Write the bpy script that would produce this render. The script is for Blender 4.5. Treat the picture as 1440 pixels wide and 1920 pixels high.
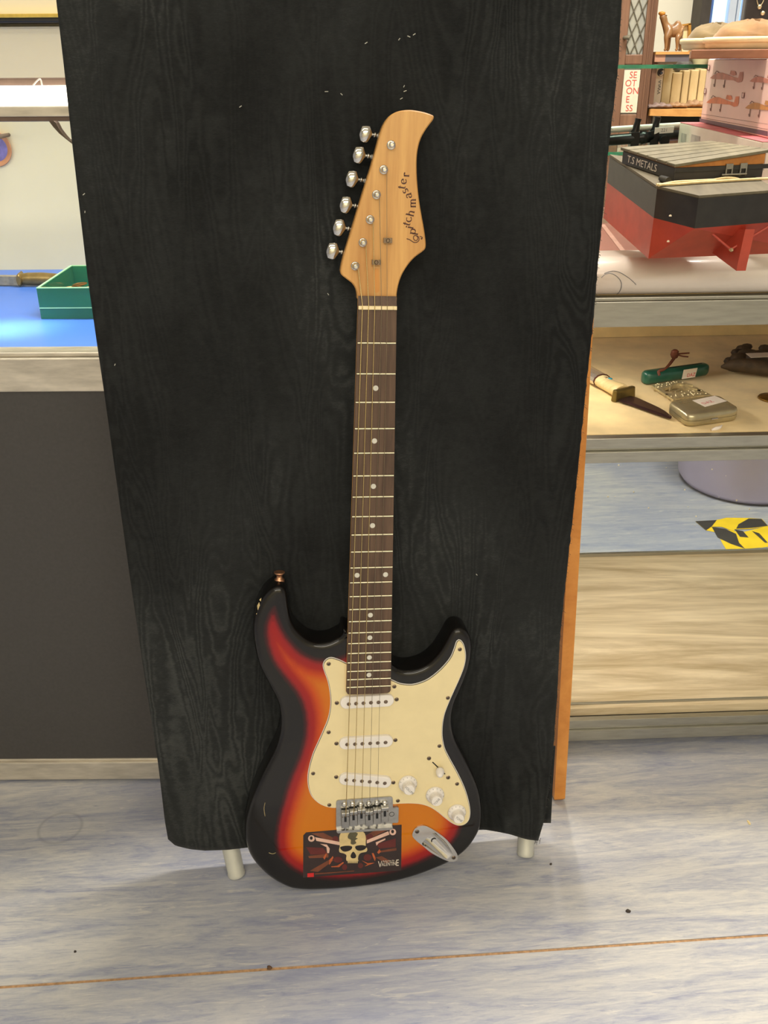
import bpy, bmesh, math, random
from mathutils import Matrix, Vector, noise
from mathutils.geometry import delaunay_2d_cdt, tessellate_polygon
random.seed(7)
for o in list(bpy.data.objects): bpy.data.objects.remove(o, do_unlink=True)
S = bpy.context.scene
COL = S.collection

# ------------------------------------------------------------------ camera
F, PITCH, ROLL, CAMH = 1780.0, 25.45, -0.375, 1.02926
cam = bpy.data.cameras.new('camera'); camo = bpy.data.objects.new('camera', cam); COL.objects.link(camo)
CR = Matrix.Rotation(math.radians(90-PITCH), 3, 'X') @ Matrix.Rotation(math.radians(ROLL), 3, 'Z')
camo.matrix_world = Matrix.Translation((0, 0, CAMH)) @ CR.to_4x4()
cam.sensor_fit = 'HORIZONTAL'; cam.sensor_width = 36.0; cam.lens = 36.0*F/1440.0
cam.clip_start = 0.02; cam.clip_end = 60
S.camera = camo
# ------------------------------------------------------------------ light
w = bpy.data.worlds.new('world'); S.world = w; w.use_nodes = True
w.node_tree.nodes['Background'].inputs[0].default_value = (1.0, 0.93, 0.84, 1)
w.node_tree.nodes['Background'].inputs[1].default_value = 0.42
def area(name, loc, rot, sx, sy, energy, col):
    l = bpy.data.lights.new(name, 'AREA'); l.shape = 'RECTANGLE'; l.size = sx; l.size_y = sy
    l.energy = energy; l.color = col
    o = bpy.data.objects.new(name, l); o.location = loc; o.rotation_euler = [math.radians(a) for a in rot]; COL.objects.link(o)
area('ceiling_strip_front', (-0.3, -0.25, 2.55), (0, 0, 0), 2.6, 0.4, 12, (1.0, 0.935, 0.83))
area('ceiling_strip_entrance', (0.2, -1.9, 2.55), (0, 0, 0), 3.2, 0.5, 92, (1.0, 0.935, 0.83))
area('ceiling_strip_rear', (0.42, 1.60, 2.55), (0, 0, 0), 1.3, 0.15, 90, (1.0, 0.935, 0.84))
area('ceiling_strip_far', (1.2, 3.3, 2.55), (0, 0, 0), 1.6, 0.5, 20, (1.0, 0.93, 0.84))
S.view_settings.view_transform = 'Standard'; S.view_settings.look = 'None'
S.view_settings.gamma = 1.0; S.view_settings.use_curve_mapping = False
S.view_settings.exposure = -0.10

# ------------------------------------------------------------------ helpers
CAM = Vector((0, 0, CAMH))
def ray(px, py): return CR @ Vector(((px-720)/F, -(py-960)/F, -1.0))
def on_plane(px, py, p0, n):
    d = ray(px, py); n = Vector(n); return CAM + d*((Vector(p0)-CAM).dot(n)/d.dot(n))
def on_z(px, py, z=0.0): return on_plane(px, py, (0, 0, z), (0, 0, 1))
def on_y(px, py, y): return on_plane(px, py, (0, y, 0), (0, 1, 0))

def lin(c):
    return tuple((x/12.92 if x <= .04045 else ((x+.055)/1.055)**2.4) for x in [v/255 for v in c])
class NT:
    def __init__(s, m): s.t = m.node_tree; s.n = s.t.nodes; s.l = s.t.links; s.b = s.n['Principled BSDF']
    def new(s, t, **k):
        n = s.n.new(t)
        for a, v in k.items(): setattr(n, a, v)
        return n
    def link(s, a, b): s.l.new(a, b)
    def coord(s, scale=(1, 1, 1), rot=(0, 0, 0)):
        c = s.new('ShaderNodeTexCoord'); m = s.new('ShaderNodeMapping')
        m.inputs['Scale'].default_value = scale; m.inputs['Rotation'].default_value = rot
        s.link(c.outputs['Object'], m.inputs['Vector']); return m.outputs[0]
    def noise(s, vec, scale, detail=3, rough=.55, dist=0):
        n = s.new('ShaderNodeTexNoise'); n.inputs['Scale'].default_value = scale; n.inputs['Detail'].default_value = detail
        n.inputs['Roughness'].default_value = rough; n.inputs['Distortion'].default_value = dist
        s.link(vec, n.inputs['Vector']); return n.outputs['Fac']
    def ramp(s, fac, stops, interp='LINEAR'):
        r = s.new('ShaderNodeValToRGB'); e = r.color_ramp; e.interpolation = interp
        while len(e.elements) < len(stops): e.elements.new(0.5)
        for i, (p, c) in enumerate(stops):
            e.elements[i].position = p; e.elements[i].color = (*c, 1) if len(c) == 3 else c
        s.link(fac, r.inputs[0]); return r.outputs[0]
    def math(s, op, a, b=None):
        m = s.new('ShaderNodeMath', operation=op)
        for i, v in enumerate((a, b)):
            if v is None: continue
            if isinstance(v, (int, float)): m.inputs[i].default_value = v
            else: s.link(v, m.inputs[i])
        return m.outputs[0]
    def mix(s, fac, a, b, blend='MIX'):
        m = s.new('ShaderNodeMix', data_type='RGBA', blend_type=blend)
        for i, v in ((0, fac), (6, a), (7, b)):
            if isinstance(v, (int, float)): m.inputs[i].default_value = v
            elif isinstance(v, tuple): m.inputs[i].default_value = (*v, 1) if len(v) == 3 else v
            else: s.link(v, m.inputs[i])
        return m.outputs[2]
    def bump(s, h, strength=.2, dist=.002):
        b = s.new('ShaderNodeBump'); b.inputs['Strength'].default_value = strength; b.inputs['Distance'].default_value = dist
        s.link(h, b.inputs['Height']); s.link(b.outputs[0], s.b.inputs['Normal'])
MATS = {}
def base(name):
    m = bpy.data.materials.new(name); m.use_nodes = True; MATS[name] = m; return m, NT(m)
def pm(name, rgb, rough=.5, metal=0.0, var=.12, scale=60, stretch=(1, 1, 1), bump=0.0, coat=0.0, spec=.5, trans=0.0, sheen=0.0):
    """Plain procedural material: a colour varied by noise."""
    m, t = base(name); c = lin(rgb)
    v = t.coord(stretch); n = t.noise(v, scale, 4)
    lo = tuple(x*(1-var) for x in c); hi = tuple(min(1, x*(1+var)) for x in c)
    t.link(t.ramp(n, [(.3, lo), (.7, hi)]), t.b.inputs['Base Color'])
    t.b.inputs['Roughness'].default_value = rough; t.b.inputs['Metallic'].default_value = metal
    t.b.inputs['Coat Weight'].default_value = coat; t.b.inputs['Coat Roughness'].default_value = .05
    t.b.inputs['Specular IOR Level'].default_value = spec; t.b.inputs['Transmission Weight'].default_value = trans
    t.b.inputs['Sheen Weight'].default_value = sheen
    if bump: t.bump(n, bump)
    return m
def wood(name, dark, light, scale=10, stretch=(1, .06, 1), rough=.45, contrast=(.35, .7), coat=0.0, dist=1.0):
    m, t = base(name); v = t.coord(stretch)
    n = t.noise(v, scale, 6, .65, dist); n2 = t.noise(v, scale*5, 3, .6)
    f = t.math('ADD', t.math('MULTIPLY', n, .7), t.math('MULTIPLY', n2, .3))
    t.link(t.ramp(f, [(contrast[0], lin(dark)), (contrast[1], lin(light))]), t.b.inputs['Base Color'])
    t.b.inputs['Roughness'].default_value = rough; t.b.inputs['Coat Weight'].default_value = coat
    t.bump(f, .08, .001); return m
def glass(name, tint=(1, 1, 1), refl=.6, opacity=0.0):
    """Thin pane: clear straight through, mirror reflection at grazing angles."""
    m, t = base(name); out = t.n['Material Output']
    tr = t.new('ShaderNodeBsdfTransparent'); tr.inputs[0].default_value = (*tint, 1)
    gl = t.new('ShaderNodeBsdfGlossy'); gl.inputs['Roughness'].default_value = .03
    n = t.noise(t.coord(), 14, 4); fr = t.new('ShaderNodeFresnel'); fr.inputs[0].default_value = 1.45
    f = t.math('MULTIPLY', fr.outputs[0], t.math('ADD', t.math('MULTIPLY', n, .3), refl-.15))
    mx = t.new('ShaderNodeMixShader'); t.link(f, mx.inputs[0]); t.link(tr.outputs[0], mx.inputs[1]); t.link(gl.outputs[0], mx.inputs[2])
    last = mx.outputs[0]
    if opacity:
        m2 = t.new('ShaderNodeMixShader'); m2.inputs[0].default_value = opacity
        t.link(last, m2.inputs[1]); t.link(t.b.outputs[0], m2.inputs[2]); t.b.inputs['Base Color'].default_value = (*tint, 1)
        t.b.inputs['Roughness'].default_value = .15; last = m2.outputs[0]
    t.link(last, out.inputs[0]); return m
def emit(name, rgb, strength):
    m, t = base(name); t.b.inputs['Base Color'].default_value = (*lin(rgb), 1)
    n = t.noise(t.coord(), 5, 2)
    t.link(t.ramp(n, [(0, lin(rgb)), (1, tuple(x*1.02 for x in lin(rgb)))]), t.b.inputs['Emission Color'])
    t.b.inputs['Emission Strength'].default_value = strength; return m

class MB:
    """Collects shapes into one mesh."""
    def __init__(s): s.v = []; s.f = []; s.m = []; s.sm = []
    def add(s, vs, fs, mat=0, M=None, smooth=False):
        b = len(s.v)
        for p in vs:
            p = Vector(p); s.v.append(M @ p if M is not None else p)
        for f in fs: s.f.append([b+i for i in f]); s.m.append(mat); s.sm.append(smooth)
        return s
    def box(s, x0, x1, y0, y1, z0, z1, mat=0, M=None):
        vs = [(x, y, z) for z in (z0, z1) for y in (y0, y1) for x in (x0, x1)]
        return s.add(vs, [(0, 2, 3, 1), (4, 5, 7, 6), (0, 1, 5, 4), (2, 6, 7, 3), (0, 4, 6, 2), (1, 3, 7, 5)], mat, M)
    def hexa(s, b4, t4, mat=0, M=None):
        return s.add(list(b4)+list(t4), [(3, 2, 1, 0), (4, 5, 6, 7)]+[(i, (i+1) % 4, 4+(i+1) % 4, 4+i) for i in range(4)], mat, M)
    def prism(s, o, z0, z1, mat=0, M=None, cap=True, smooth=False):
        n = len(o); ar = sum(o[i][0]*o[(i+1) % n][1]-o[(i+1) % n][0]*o[i][1] for i in range(n))
        if ar < 0: o = o[::-1]
        vs = [(p[0], p[1], z0) for p in o]+[(p[0], p[1], z1) for p in o]
        s.add(vs, [(i, (i+1) % n, n+(i+1) % n, n+i) for i in range(n)], mat, M, smooth)
        if cap: s.add(vs, [list(range(n-1, -1, -1)), list(range(n, 2*n))], mat, M)
        return s
    def loft(s, rings, mat=0, M=None, cap=True, smooth=True):
        n = len(rings[0]); vs = [p for r in rings for p in r]; fs = []
        for k in range(len(rings)-1):
            for i in range(n): fs.append((k*n+i, k*n+(i+1) % n, (k+1)*n+(i+1) % n, (k+1)*n+i))
        s.add(vs, fs, mat, M, smooth)
        if cap:
            for r in (rings[0], rings[-1]):
                s.add(r, [list(range(n))] if n < 26 else [list(f) for f in tessellate_polygon([[Vector(p) for p in r]])], mat, M)
        return s
    def lathe(s, prof, M=None, mat=0, n=24, smooth=True):
        return s.loft([[(r*math.cos(2*math.pi*i/n), r*math.sin(2*math.pi*i/n), z) for i in range(n)] for r, z in prof], mat, M, True, smooth)
    def tube(s, pts, r, mat=0, M=None, n=8, smooth=True):
        pts = [Vector(p) for p in pts]; rings = []; up = None
        for i, p in enumerate(pts):
            d = (pts[min(i+1, len(pts)-1)]-pts[max(i-1, 0)]).normalized()
            if up is None: up = d.orthogonal().normalized()
            a = (up-d*up.dot(d)).normalized(); up = a; b = d.cross(a)
            rr = r[i] if isinstance(r, (list, tuple)) else r
            rings.append([p+(a*math.cos(2*math.pi*k/n)+b*math.sin(2*math.pi*k/n))*rr for k in range(n)])
        return s.loft(rings, mat, M, True, smooth)
    def ribbon(s, pts, wfun, z, mat=0, M=None):
        pts = [Vector((p[0], p[1])) for p in pts]; vs = []
        for i, p in enumerate(pts):
            d = (pts[min(i+1, len(pts)-1)]-pts[max(i-1, 0)]); d = d.normalized() if d.length > 1e-9 else Vector((1, 0))
            wd = wfun(d)/2; nn = Vector((-d.y, d.x))*wd
            vs += [(p.x+nn.x, p.y+nn.y, z), (p.x-nn.x, p.y-nn.y, z)]
        return s.add(vs, [(2*i, 2*i+1, 2*i+3, 2*i+2) for i in range(len(pts)-1)], mat, M)
    def build(s, name, mats, parent=None, off=None, bevel=0.0, seg=2, kind=None):
        if not isinstance(mats, (list, tuple)): mats = [mats]
        me = bpy.data.meshes.new(name); o = bpy.data.objects.new(name, me); COL.objects.link(o)
        root = parent
        if off is None:
            if parent is not None: off = ORG[parent.name]
            else:
                xs = [v.x for v in s.v]; ys = [v.y for v in s.v]; zs = [v.z for v in s.v]
                off = Vector(((min(xs)+max(xs))/2, (min(ys)+max(ys))/2, min(zs)))
        off = Vector(off); ORG[o.name] = off
        me.from_pydata([v-off for v in s.v], [], s.f)
        for m in mats: me.materials.append(m)
        me.polygons.foreach_set('material_index', s.m); me.polygons.foreach_set('use_smooth', s.sm)
        bm = bmesh.new(); bm.from_mesh(me); bmesh.ops.recalc_face_normals(bm, faces=bm.faces); bm.to_mesh(me); bm.free()
        me.update()
        if parent is not None: o.parent = parent
        else: o.location = off
        if bevel:
            b = o.modifiers.new('bevel', 'BEVEL'); b.width = bevel; b.segments = seg; b.limit_method = 'ANGLE'; b.angle_limit = math.radians(40)
        if kind: o['kind'] = kind
        return o
ORG = {}
def tag(o, label, cat, group=None):
    o['label'] = label; o['category'] = cat
    if group: o['group'] = group
    return o
def thing(name, loc, label, cat, group=None):
    o = bpy.data.objects.new(name, None); COL.objects.link(o); o.location = loc; ORG[o.name] = Vector(loc); o.empty_display_size = .05
    return tag(o, label, cat, group)
def struct(o): o['kind'] = 'structure'; return o
def spline(pts, n=8, closed=True):
    out = []; N = len(pts)
    for i in range(N if closed else N-1):
        if closed: p = [pts[(i+k-1) % N] for k in range(4)]
        else: p = [pts[min(max(i+k-1, 0), N-1)] for k in range(4)]
        for j in range(n):
            t = j/n
            out.append(tuple(.5*(2*p[1][a]+(p[2][a]-p[0][a])*t+(2*p[0][a]-5*p[1][a]+4*p[2][a]-p[3][a])*t*t+(3*p[1][a]-p[0][a]-3*p[2][a]+p[3][a])*t**3) for a in range(len(pts[0]))))
    if not closed: out.append(tuple(pts[-1]))
    return out
def resample(pts, step):
    N = len(pts); P = [Vector(p) for p in pts]; L = [0]
    for i in range(N): L.append(L[-1]+(P[(i+1) % N]-P[i]).length)
    M_ = int(L[-1]/step); out = []; k = 0
    for j in range(M_):
        s = L[-1]*j/M_
        while L[k+1] < s: k += 1
        t = (s-L[k])/max(L[k+1]-L[k], 1e-9); out.append(tuple(P[k].lerp(P[(k+1) % N], t)))
    return out
def inset(o, d):
    n = len(o); ar = sum(o[i][0]*o[(i+1) % n][1]-o[(i+1) % n][0]*o[i][1] for i in range(n)); sg = 1 if ar > 0 else -1
    out = []
    for i in range(n):
        t = Vector(o[(i+1) % n])-Vector(o[i-1]); t.normalize()
        out.append((o[i][0]-t.y*d*sg, o[i][1]+t.x*d*sg))
    return out
def text_shape(mb, s, size, M, mat=0, align='CENTER', sx=1.0, extr=0.0):
    c = bpy.data.curves.new('t', 'FONT'); c.body = s; c.size = size; c.align_x = align; c.align_y = 'CENTER'; c.extrude = extr; c.resolution_u = 3
    o = bpy.data.objects.new('t', c); COL.objects.link(o)
    me = bpy.data.meshes.new_from_object(o)
    mb.add([(v.co.x*sx, v.co.y, v.co.z) for v in me.vertices], [list(p.vertices) for p in me.polygons], mat, M)
    bpy.data.objects.remove(o); bpy.data.meshes.remove(me); bpy.data.curves.remove(c)
def frame3(o, x, y):
    """Matrix with origin o, x axis x and y axis y (z = x cross y)."""
    x = Vector(x).normalized(); y = Vector(y); y = (y-x*y.dot(x)).normalized(); z = x.cross(y)
    return Matrix(((x.x, y.x, z.x, o[0]), (x.y, y.y, z.y, o[1]), (x.z, y.z, z.z, o[2]), (0, 0, 0, 1)))

# ------------------------------------------------------------------ materials
def floor_mat():
    m, t = base('vinyl'); v = t.coord((1, 1, 1), (0, 0, math.radians(-4)))
    st = t.new('ShaderNodeMapping'); st.inputs['Scale'].default_value = (1, 7.5, 1); t.link(v, st.inputs[0]); sv = st.outputs[0]
    big = t.noise(v, 1.7, 2, .5, .4); n1 = t.noise(sv, 4.0, 9, .68, 1.8); n2 = t.noise(sv, 26, 7, .7, 1.2)
    n3 = t.noise(sv, 11, 5, .6, 2.2); fine = t.noise(v, 320, 2, .6)
    f = t.math('ADD', t.math('MULTIPLY', n1, .6), t.math('MULTIPLY', n2, .4))
    c = t.ramp(f, [(.30, lin((120, 125, 150))), (.42, lin((155, 158, 170))), (.54, lin((184, 183, 182))), (.7, lin((207, 203, 194)))])
    blue = t.ramp(big, [(.42, (0, 0, 0)), (.6, (1, 1, 1))])
    c = t.mix(t.math('MULTIPLY', t.new('ShaderNodeRGBToBW').outputs[0], 1.0), c, c)
    c = t.mix(blue, c, t.mix(.45, c, lin((112, 124, 160))))
    pale = t.ramp(n3, [(.6, (0, 0, 0)), (.68, (1, 1, 1))])
    c = t.mix(t.math('MULTIPLY', pale, .35), c, lin((218, 212, 196)))
    dk = t.ramp(n2, [(.24, (1, 1, 1)), (.36, (0, 0, 0))])
    c = t.mix(t.math('MULTIPLY', dk, .5), c, lin((112, 112, 128)))
    c = t.mix(t.math('MULTIPLY', fine, .10), c, lin((90, 88, 86)))
    # a ring scuff worn into the vinyl
    cc = t.new('ShaderNodeTexCoord'); sep = t.new('ShaderNodeSeparateXYZ'); t.link(cc.outputs['Object'], sep.inputs[0])
    p = RING
    dx = t.math('SUBTRACT', sep.outputs[0], p[0]); dy = t.math('SUBTRACT', sep.outputs[1], p[1])
    r = t.math('SQRT', t.math('ADD', t.math('MULTIPLY', dx, dx), t.math('MULTIPLY', dy, dy)))
    rr = t.math('ABSOLUTE', t.math('SUBTRACT', r, .031))
    ring = t.ramp(rr, [(0, (1, 1, 1)), (.0035, (0, 0, 0))])
    c = t.mix(t.math('MULTIPLY', t.math('MULTIPLY', ring, n2), .75), c, lin((120, 122, 132)))
    t.link(c, t.b.inputs['Base Color'])
    t.link(t.ramp(n2, [(.3, (.32,)*3), (.7, (.5,)*3)]), t.b.inputs['Roughness'])
    t.bump(n2, .06, .001); return m
RING = on_z(113, 1552)
floor_m = floor_mat()
def cloth_mat():
    m, t = base('black_moire'); co = t.new('ShaderNodeTexCoord').outputs['UV']
    def mp(sc):
        q = t.new('ShaderNodeMapping'); q.inputs['Scale'].default_value = sc; t.link(co, q.inputs[0]); return q.outputs[0]
    a = t.noise(mp((20, 3.2, 1)), 1.0, 2, .45, .5); wob = t.noise(mp((30, 60, 1)), 1.0, 3, .7)
    ph = t.math('ADD', t.math('MULTIPLY', a, 105), t.math('MULTIPLY', wob, 6.5))
    line = t.math('ADD', t.math('MULTIPLY', t.math('SINE', ph), .5), .5)
    weave = t.noise(mp((200, 760, 1)), 1.0, 4, .85); sp = t.noise(mp((70, 110, 1)), 1.0, 6, .8); blot = t.noise(mp((4, 2.2, 1)), 1.0, 3, .6)
    vis = t.ramp(t.noise(mp((5, 1.6, 1)), 1.3, 2), [(.38, (.15,)*3), (.62, (1,)*3)])
    f = t.math('ADD', t.math('MULTIPLY', t.math('MULTIPLY', line, vis), .17), t.math('ADD', t.math('MULTIPLY', weave, .40), t.math('MULTIPLY', sp, .36)))
    f = t.math('ADD', f, t.math('MULTIPLY', t.math('SUBTRACT', blot, .5), 1.0))
    t.link(t.ramp(f, [(.25, lin((17, 18, 18))), (.5, lin((36, 38, 38))), (.85, lin((70, 72, 71)))]), t.b.inputs['Base Color'])
    t.b.inputs['Roughness'].default_value = .75; t.b.inputs['Specular IOR Level'].default_value = .16
    t.b.inputs['Sheen Weight'].default_value = .06; t.b.inputs['Sheen Roughness'].default_value = .5
    t.bump(f, .06, .0008); return m
cloth_m = cloth_mat()
def burst_mat():
    m, t = base('sunburst_lacquer')
    at = t.new('ShaderNodeAttribute'); at.attribute_name = 'burst'; at.attribute_type = 'GEOMETRY'
    n = t.noise(t.coord(), 120, 3)
    f = t.math('ADD', at.outputs['Fac'], t.math('MULTIPLY', t.math('SUBTRACT', n, .5), .035))
    c = t.ramp(f, [(0.30, lin((16, 14, 13))), (0.37, lin((62, 11, 14))), (0.45, lin((138, 18, 20))), (0.54, lin((148, 20, 9))), (0.66, lin((184, 66, 2))), (0.80, lin((194, 101, 0))), (1.0, lin((196, 113, 1)))])
    t.link(c, t.b.inputs['Base Color'])
    t.b.inputs['Specular IOR Level'].default_value = .12; t.b.inputs['Roughness'].default_value = .35; t.b.inputs['Coat Weight'].default_value = .65; t.b.inputs['Coat Roughness'].default_value = .04
    return m
burst_m = burst_mat()
maple = wood('maple', (184, 128, 66), (220, 170, 100), 30, (1, .07, 1), .38, (.32, .62), .3, .6)
rosewood = wood('rosewood', (58, 40, 30), (104, 80, 62), 90, (1, .05, 1), .55, (.3, .7))
fret_m = pm('fret_wire', (205, 200, 172), .3, 1.0, .08, 300)
chrome = pm('chrome', (212, 210, 206), .12, 1.0, .03, 40)
dullchrome = pm('brushed_chrome', (176, 174, 168), .3, 1.0, .12, 180)
screw_m = pm('screw_steel', (128, 112, 98), .35, 1.0, .2, 500)
bone = pm('bone_nut', (240, 222, 176), .4, 0, .05, 300)
pearl = pm('marker_plastic', (205, 203, 192), .35, 0, .06, 300)
cream = pm('pickguard_cream', (226, 210, 164), .38, 0, .03, 40, coat=.15)
white_pl = pm('white_plastic', (228, 223, 217), .32, 0, .02, 80)
blackpl = pm('black_plastic', (20, 20, 20), .4, 0, .1, 80)
grey_ink = pm('grey_ink', (120, 120, 122), .6, 0, .1, 300)
brown_ink = pm('brown_ink', (78, 38, 26), .5, 0, .15, 300)
string_w = pm('wound_string', (202, 180, 130), .32, 1.0, .15, 900)
string_p = pm('plain_string', (150, 138, 118), .3, 1.0, .1, 900)
alu = pm('aluminium', (168, 166, 155), .34, .85, .10, 25, (1, 8, 8))
alu_worn = pm('worn_aluminium', (204, 197, 184), .42, .7, .18, 22, (1, 5, 5), bump=.05)
dark_metal = pm('dark_bracket', (104, 86, 76), .5, .4, .1, 60)
panel_dark = pm('charcoal_laminate', (62, 60, 59), .55, 0, .10, 220)
cream_wall = pm('cream_paint', (232, 222, 190), .7, 0, .03, 6)
white_wall = pm('white_paint', (236, 232, 214), .75, 0, .03, 4)
blue_card = pm('blue_lining', (62, 104, 186), .38, 0, .08, 8)
seam_m = pm('seam_brown', (168, 132, 94), .8, 0, .3, 200)

# ------------------------------------------------------------------ floor in two vinyl sheets with an open seam
a, b = on_z(0, 1851), on_z(1440, 1753)
sd = (b-a).normalized(); sn = Vector((-sd.y, sd.x, 0)); s0 = a
fl = MB().box(-3, 4.5, -2.7, 4.6, -.03, -.0012).build('floor', seam_m, off=(0, 0, 0)); struct(fl)
def sheet(d0, d1, xa, xb):
    mb = MB(); n = 60; pts = []
    near = [s0+sd*(xa+(xb-xa)*i/n)+sn*(d0+(.0007*noise.noise(Vector((i*.9, d0*90, 0))))) for i in range(n+1)]
    far = [s0+sd*(xa+(xb-xa)*i/n)+sn*(d1+(.0007*noise.noise(Vector((i*.9, d1*90, 3))))) for i in range(n+1)]
    vs = [(p.x, p.y, z) for z in (-.0012, 0) for p in near+far]; k = n+1; fs = []
    for i in range(n):
        fs += [(2*k+i, 2*k+i+1, 3*k+i+1, 3*k+i), (i, i+1, 2*k+i+1, 2*k+i), (k+i, 3*k+i, 3*k+i+1, k+i+1)]
    return mb.add(vs, fs)
sheet(.0022, 3.75, -2.2, 3.9).build('vinyl_sheet', floor_m, fl, off=(0, 0, 0))
sheet(-3.6, -.0022, -2.4, 4.3).build('vinyl_sheet', floor_m, fl, off=(0, 0, 0))

# ------------------------------------------------------------------ walls
struct(MB().box(-2.6, -.12, 1.80, 1.86, 0, 2.6).build('wall_left', cream_wall, off=(0, 0, 0)))
struct(MB().box(-3, 4.5, -2.6, 4.6, 2.6, 2.66).build('ceiling', white_wall, off=(0, 0, 0)))
struct(MB().box(-3, 4.5, -2.66, -2.6, 0, 2.6).build('wall_front', cream_wall, off=(0, 0, 0)))
YB = 4.3
px = lambda x, y, Y: on_y(x, y, Y)
wx0, wx1 = px(1332, 30, YB).x, px(1412, 30, YB).x
wb = MB()
wb.box(-.12, wx0, YB, YB+.1, 0, 2.6).box(wx1, 4.4, YB, YB+.1, 0, 2.6).box(wx0, wx1, YB, YB+.1, 0, .9).box(wx0, wx1, YB, YB+.1, 2.1, 2.6)
struct(MB().box(-.18, -.12, 1.86, YB+.1, 0, 2.6).build('wall_inner', white_wall, off=(0, 0, 0)))
struct(wb.build('wall_back', white_wall, off=(0, 0, 0)))
blue_paint = pm('blue_paint', (84, 120, 190), .5, 0, .06, 20)
sky_glass = emit('daylight_pane', (196, 226, 250), 1.0)
white_bar = pm('white_frame', (214, 226, 240), .5, 0, .03, 20)
win = thing('window_1', (wx0, YB, .9), 'pale blue daylit window with white glazing bars in the back wall', 'window'); win['kind'] = 'structure'; del win['category']
MB().box(wx0, wx1, YB+.06, YB+.07, .9, 2.1).build('pane', sky_glass, win)
xm = px(1374, 30, YB).x
mbw = MB()
for x0, x1 in ((wx0, wx0+.012), (xm-.012, xm+.018), (wx1-.035, wx1), (px(1384, 30, YB).x, px(1384, 30, YB).x+.012), (px(1398, 30, YB).x, px(1398, 30, YB).x+.014)):
    mbw.box(x0, x1, YB+.02, YB+.06, .9, 2.1)
for z in (1.1, 1.33, 1.56, 1.8): mbw.box(xm, wx1, YB+.025, YB+.055, z, z+.02)
mbw.build('glazing_bars', white_bar, win, bevel=.003)
x0, x1, x2 = px(1309, 40, YB-.1).x, px(1327, 40, YB-.1).x, px(1334, 40, YB-.1).x
dk = pm('dark_timber', (66, 60, 54), .7, 0, .2, 14)
struct(MB().box(x0, x1, YB-.12, YB, 0, 2.6).build('trim_1', dk, off=(0, 0, 0)))
struct(MB().box(x1, x2, YB-.10, YB, 0, 2.6).build('trim_2', blue_paint, off=(0, 0, 0)))

# ------------------------------------------------------------------ display stand and black cloth (board frame parallel to the guitar's back)
T = Vector((-0.00563396, 1.03325413, 0.78265822))
W = Matrix(((0.99196725, 0.03205845, 0.12236513), (0.11813054, 0.11114594, -0.98675821), (-0.04523433, 0.99328689, 0.10646605)))
up_b = Vector((0, .185, 1)).normalized()
xb = W.col[0].copy(); xb.z = 0; xb.normalize()
nb0 = xb.cross(up_b).normalized()                        # faces the camera
# lean of the board chosen so that the guitar's back touches it low and the headstock touches it high
p_low = T+W @ Vector((0, -.80, -.0585)); p_high = T+W @ Vector((0, .20, -.0400))
yb = (p_high-p_low).normalized(); yb = (yb-xb*yb.dot(xb)).normalized(); nb = xb.cross(yb).normalized()
if nb.y > 0: nb = -nb
BO = p_low
MBd = Matrix(((xb.x, yb.x, nb.x, BO.x), (xb.y, yb.y, nb.y, BO.y), (xb.z, yb.z, nb.z, BO.z), (0, 0, 0, 1)))
MBi = MBd.inverted()
def bd(px_, py_, off=0.0):
    p = MBi @ on_plane(px_, py_, BO+nb*off, nb); return (p.x, p.y)
VT = bd(720, -130)[1]                                     # top edge of the board, above the frame
VB = bd(700, 1560)[1]
stand = thing('display_stand', (MBd @ Vector((0, VB, -.02))).to_tuple()[:2]+(0,), 'wooden display stand on two silver legs under the black cloth', 'display stand')
wood_o = wood('orange_pine', (196, 124, 48), (222, 152, 70), 14, (1, .08, 1), .45)
ply = wood('plywood', (150, 110, 66), (184, 142, 92), 8, (1, .1, 1), .6)
ul, ur = bd(320, 1500)[0]+.012, bd(1030, 1500)[0]-.012
MB().prism([(ul, VB+.005), (ur, VB+.005), (bd(1150, 60)[0]-.012, VT), (bd(115, 60)[0]+.012, VT)], -.024, -.006, 0, MBd).build('panel', ply, stand)
leg_m = pm('silver_leg', (196, 196, 186), .4, .25, .06, 30)
for fx, fy, tx, ty in ((444, 1641, 424, 1590), (985, 1603, 984, 1560)):
    p = on_z(fx, fy, 0); u, v = bd(tx, ty, -.01); q = MBd @ Vector((u-.004*(1 if fx < 700 else -1), v+.09, -.014))
    mb = MB(); d = (q-p).normalized()
    p0 = Vector((p.x, p.y, .0))
    mb.tube([p0+Vector((0, 0, .0005)), p0+d*.004, p0+d*.006, q], [.0115, .0125, .0118, .0128], n=20)
    mb.build('leg', leg_m, stand)
pf = on_z(1044, 1492, 0); pt = on_y(1078, 880, 1.165)
dirr = (pt-pf).normalized()
mb = MB(); q = pf+dirr*1.02; ax = Vector((1, .1, 0)).normalized(); ay = dirr.cross(ax).normalized()
ring = lambda c, w_, h_: [c+ax*sx*w_+ay*sy*h_ for sx, sy in ((-1, -1), (1, -1), (1, 1), (-1, 1))]
mb.loft([ring(pf+Vector((0, 0, .001)), .006, .011), ring(pf+dirr*.006, .0085, .015), ring(q, .0085, .015)], smooth=False)
mb.build('prop_leg', wood_o, stand)['label'] = 'orange pine prop leg'
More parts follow.
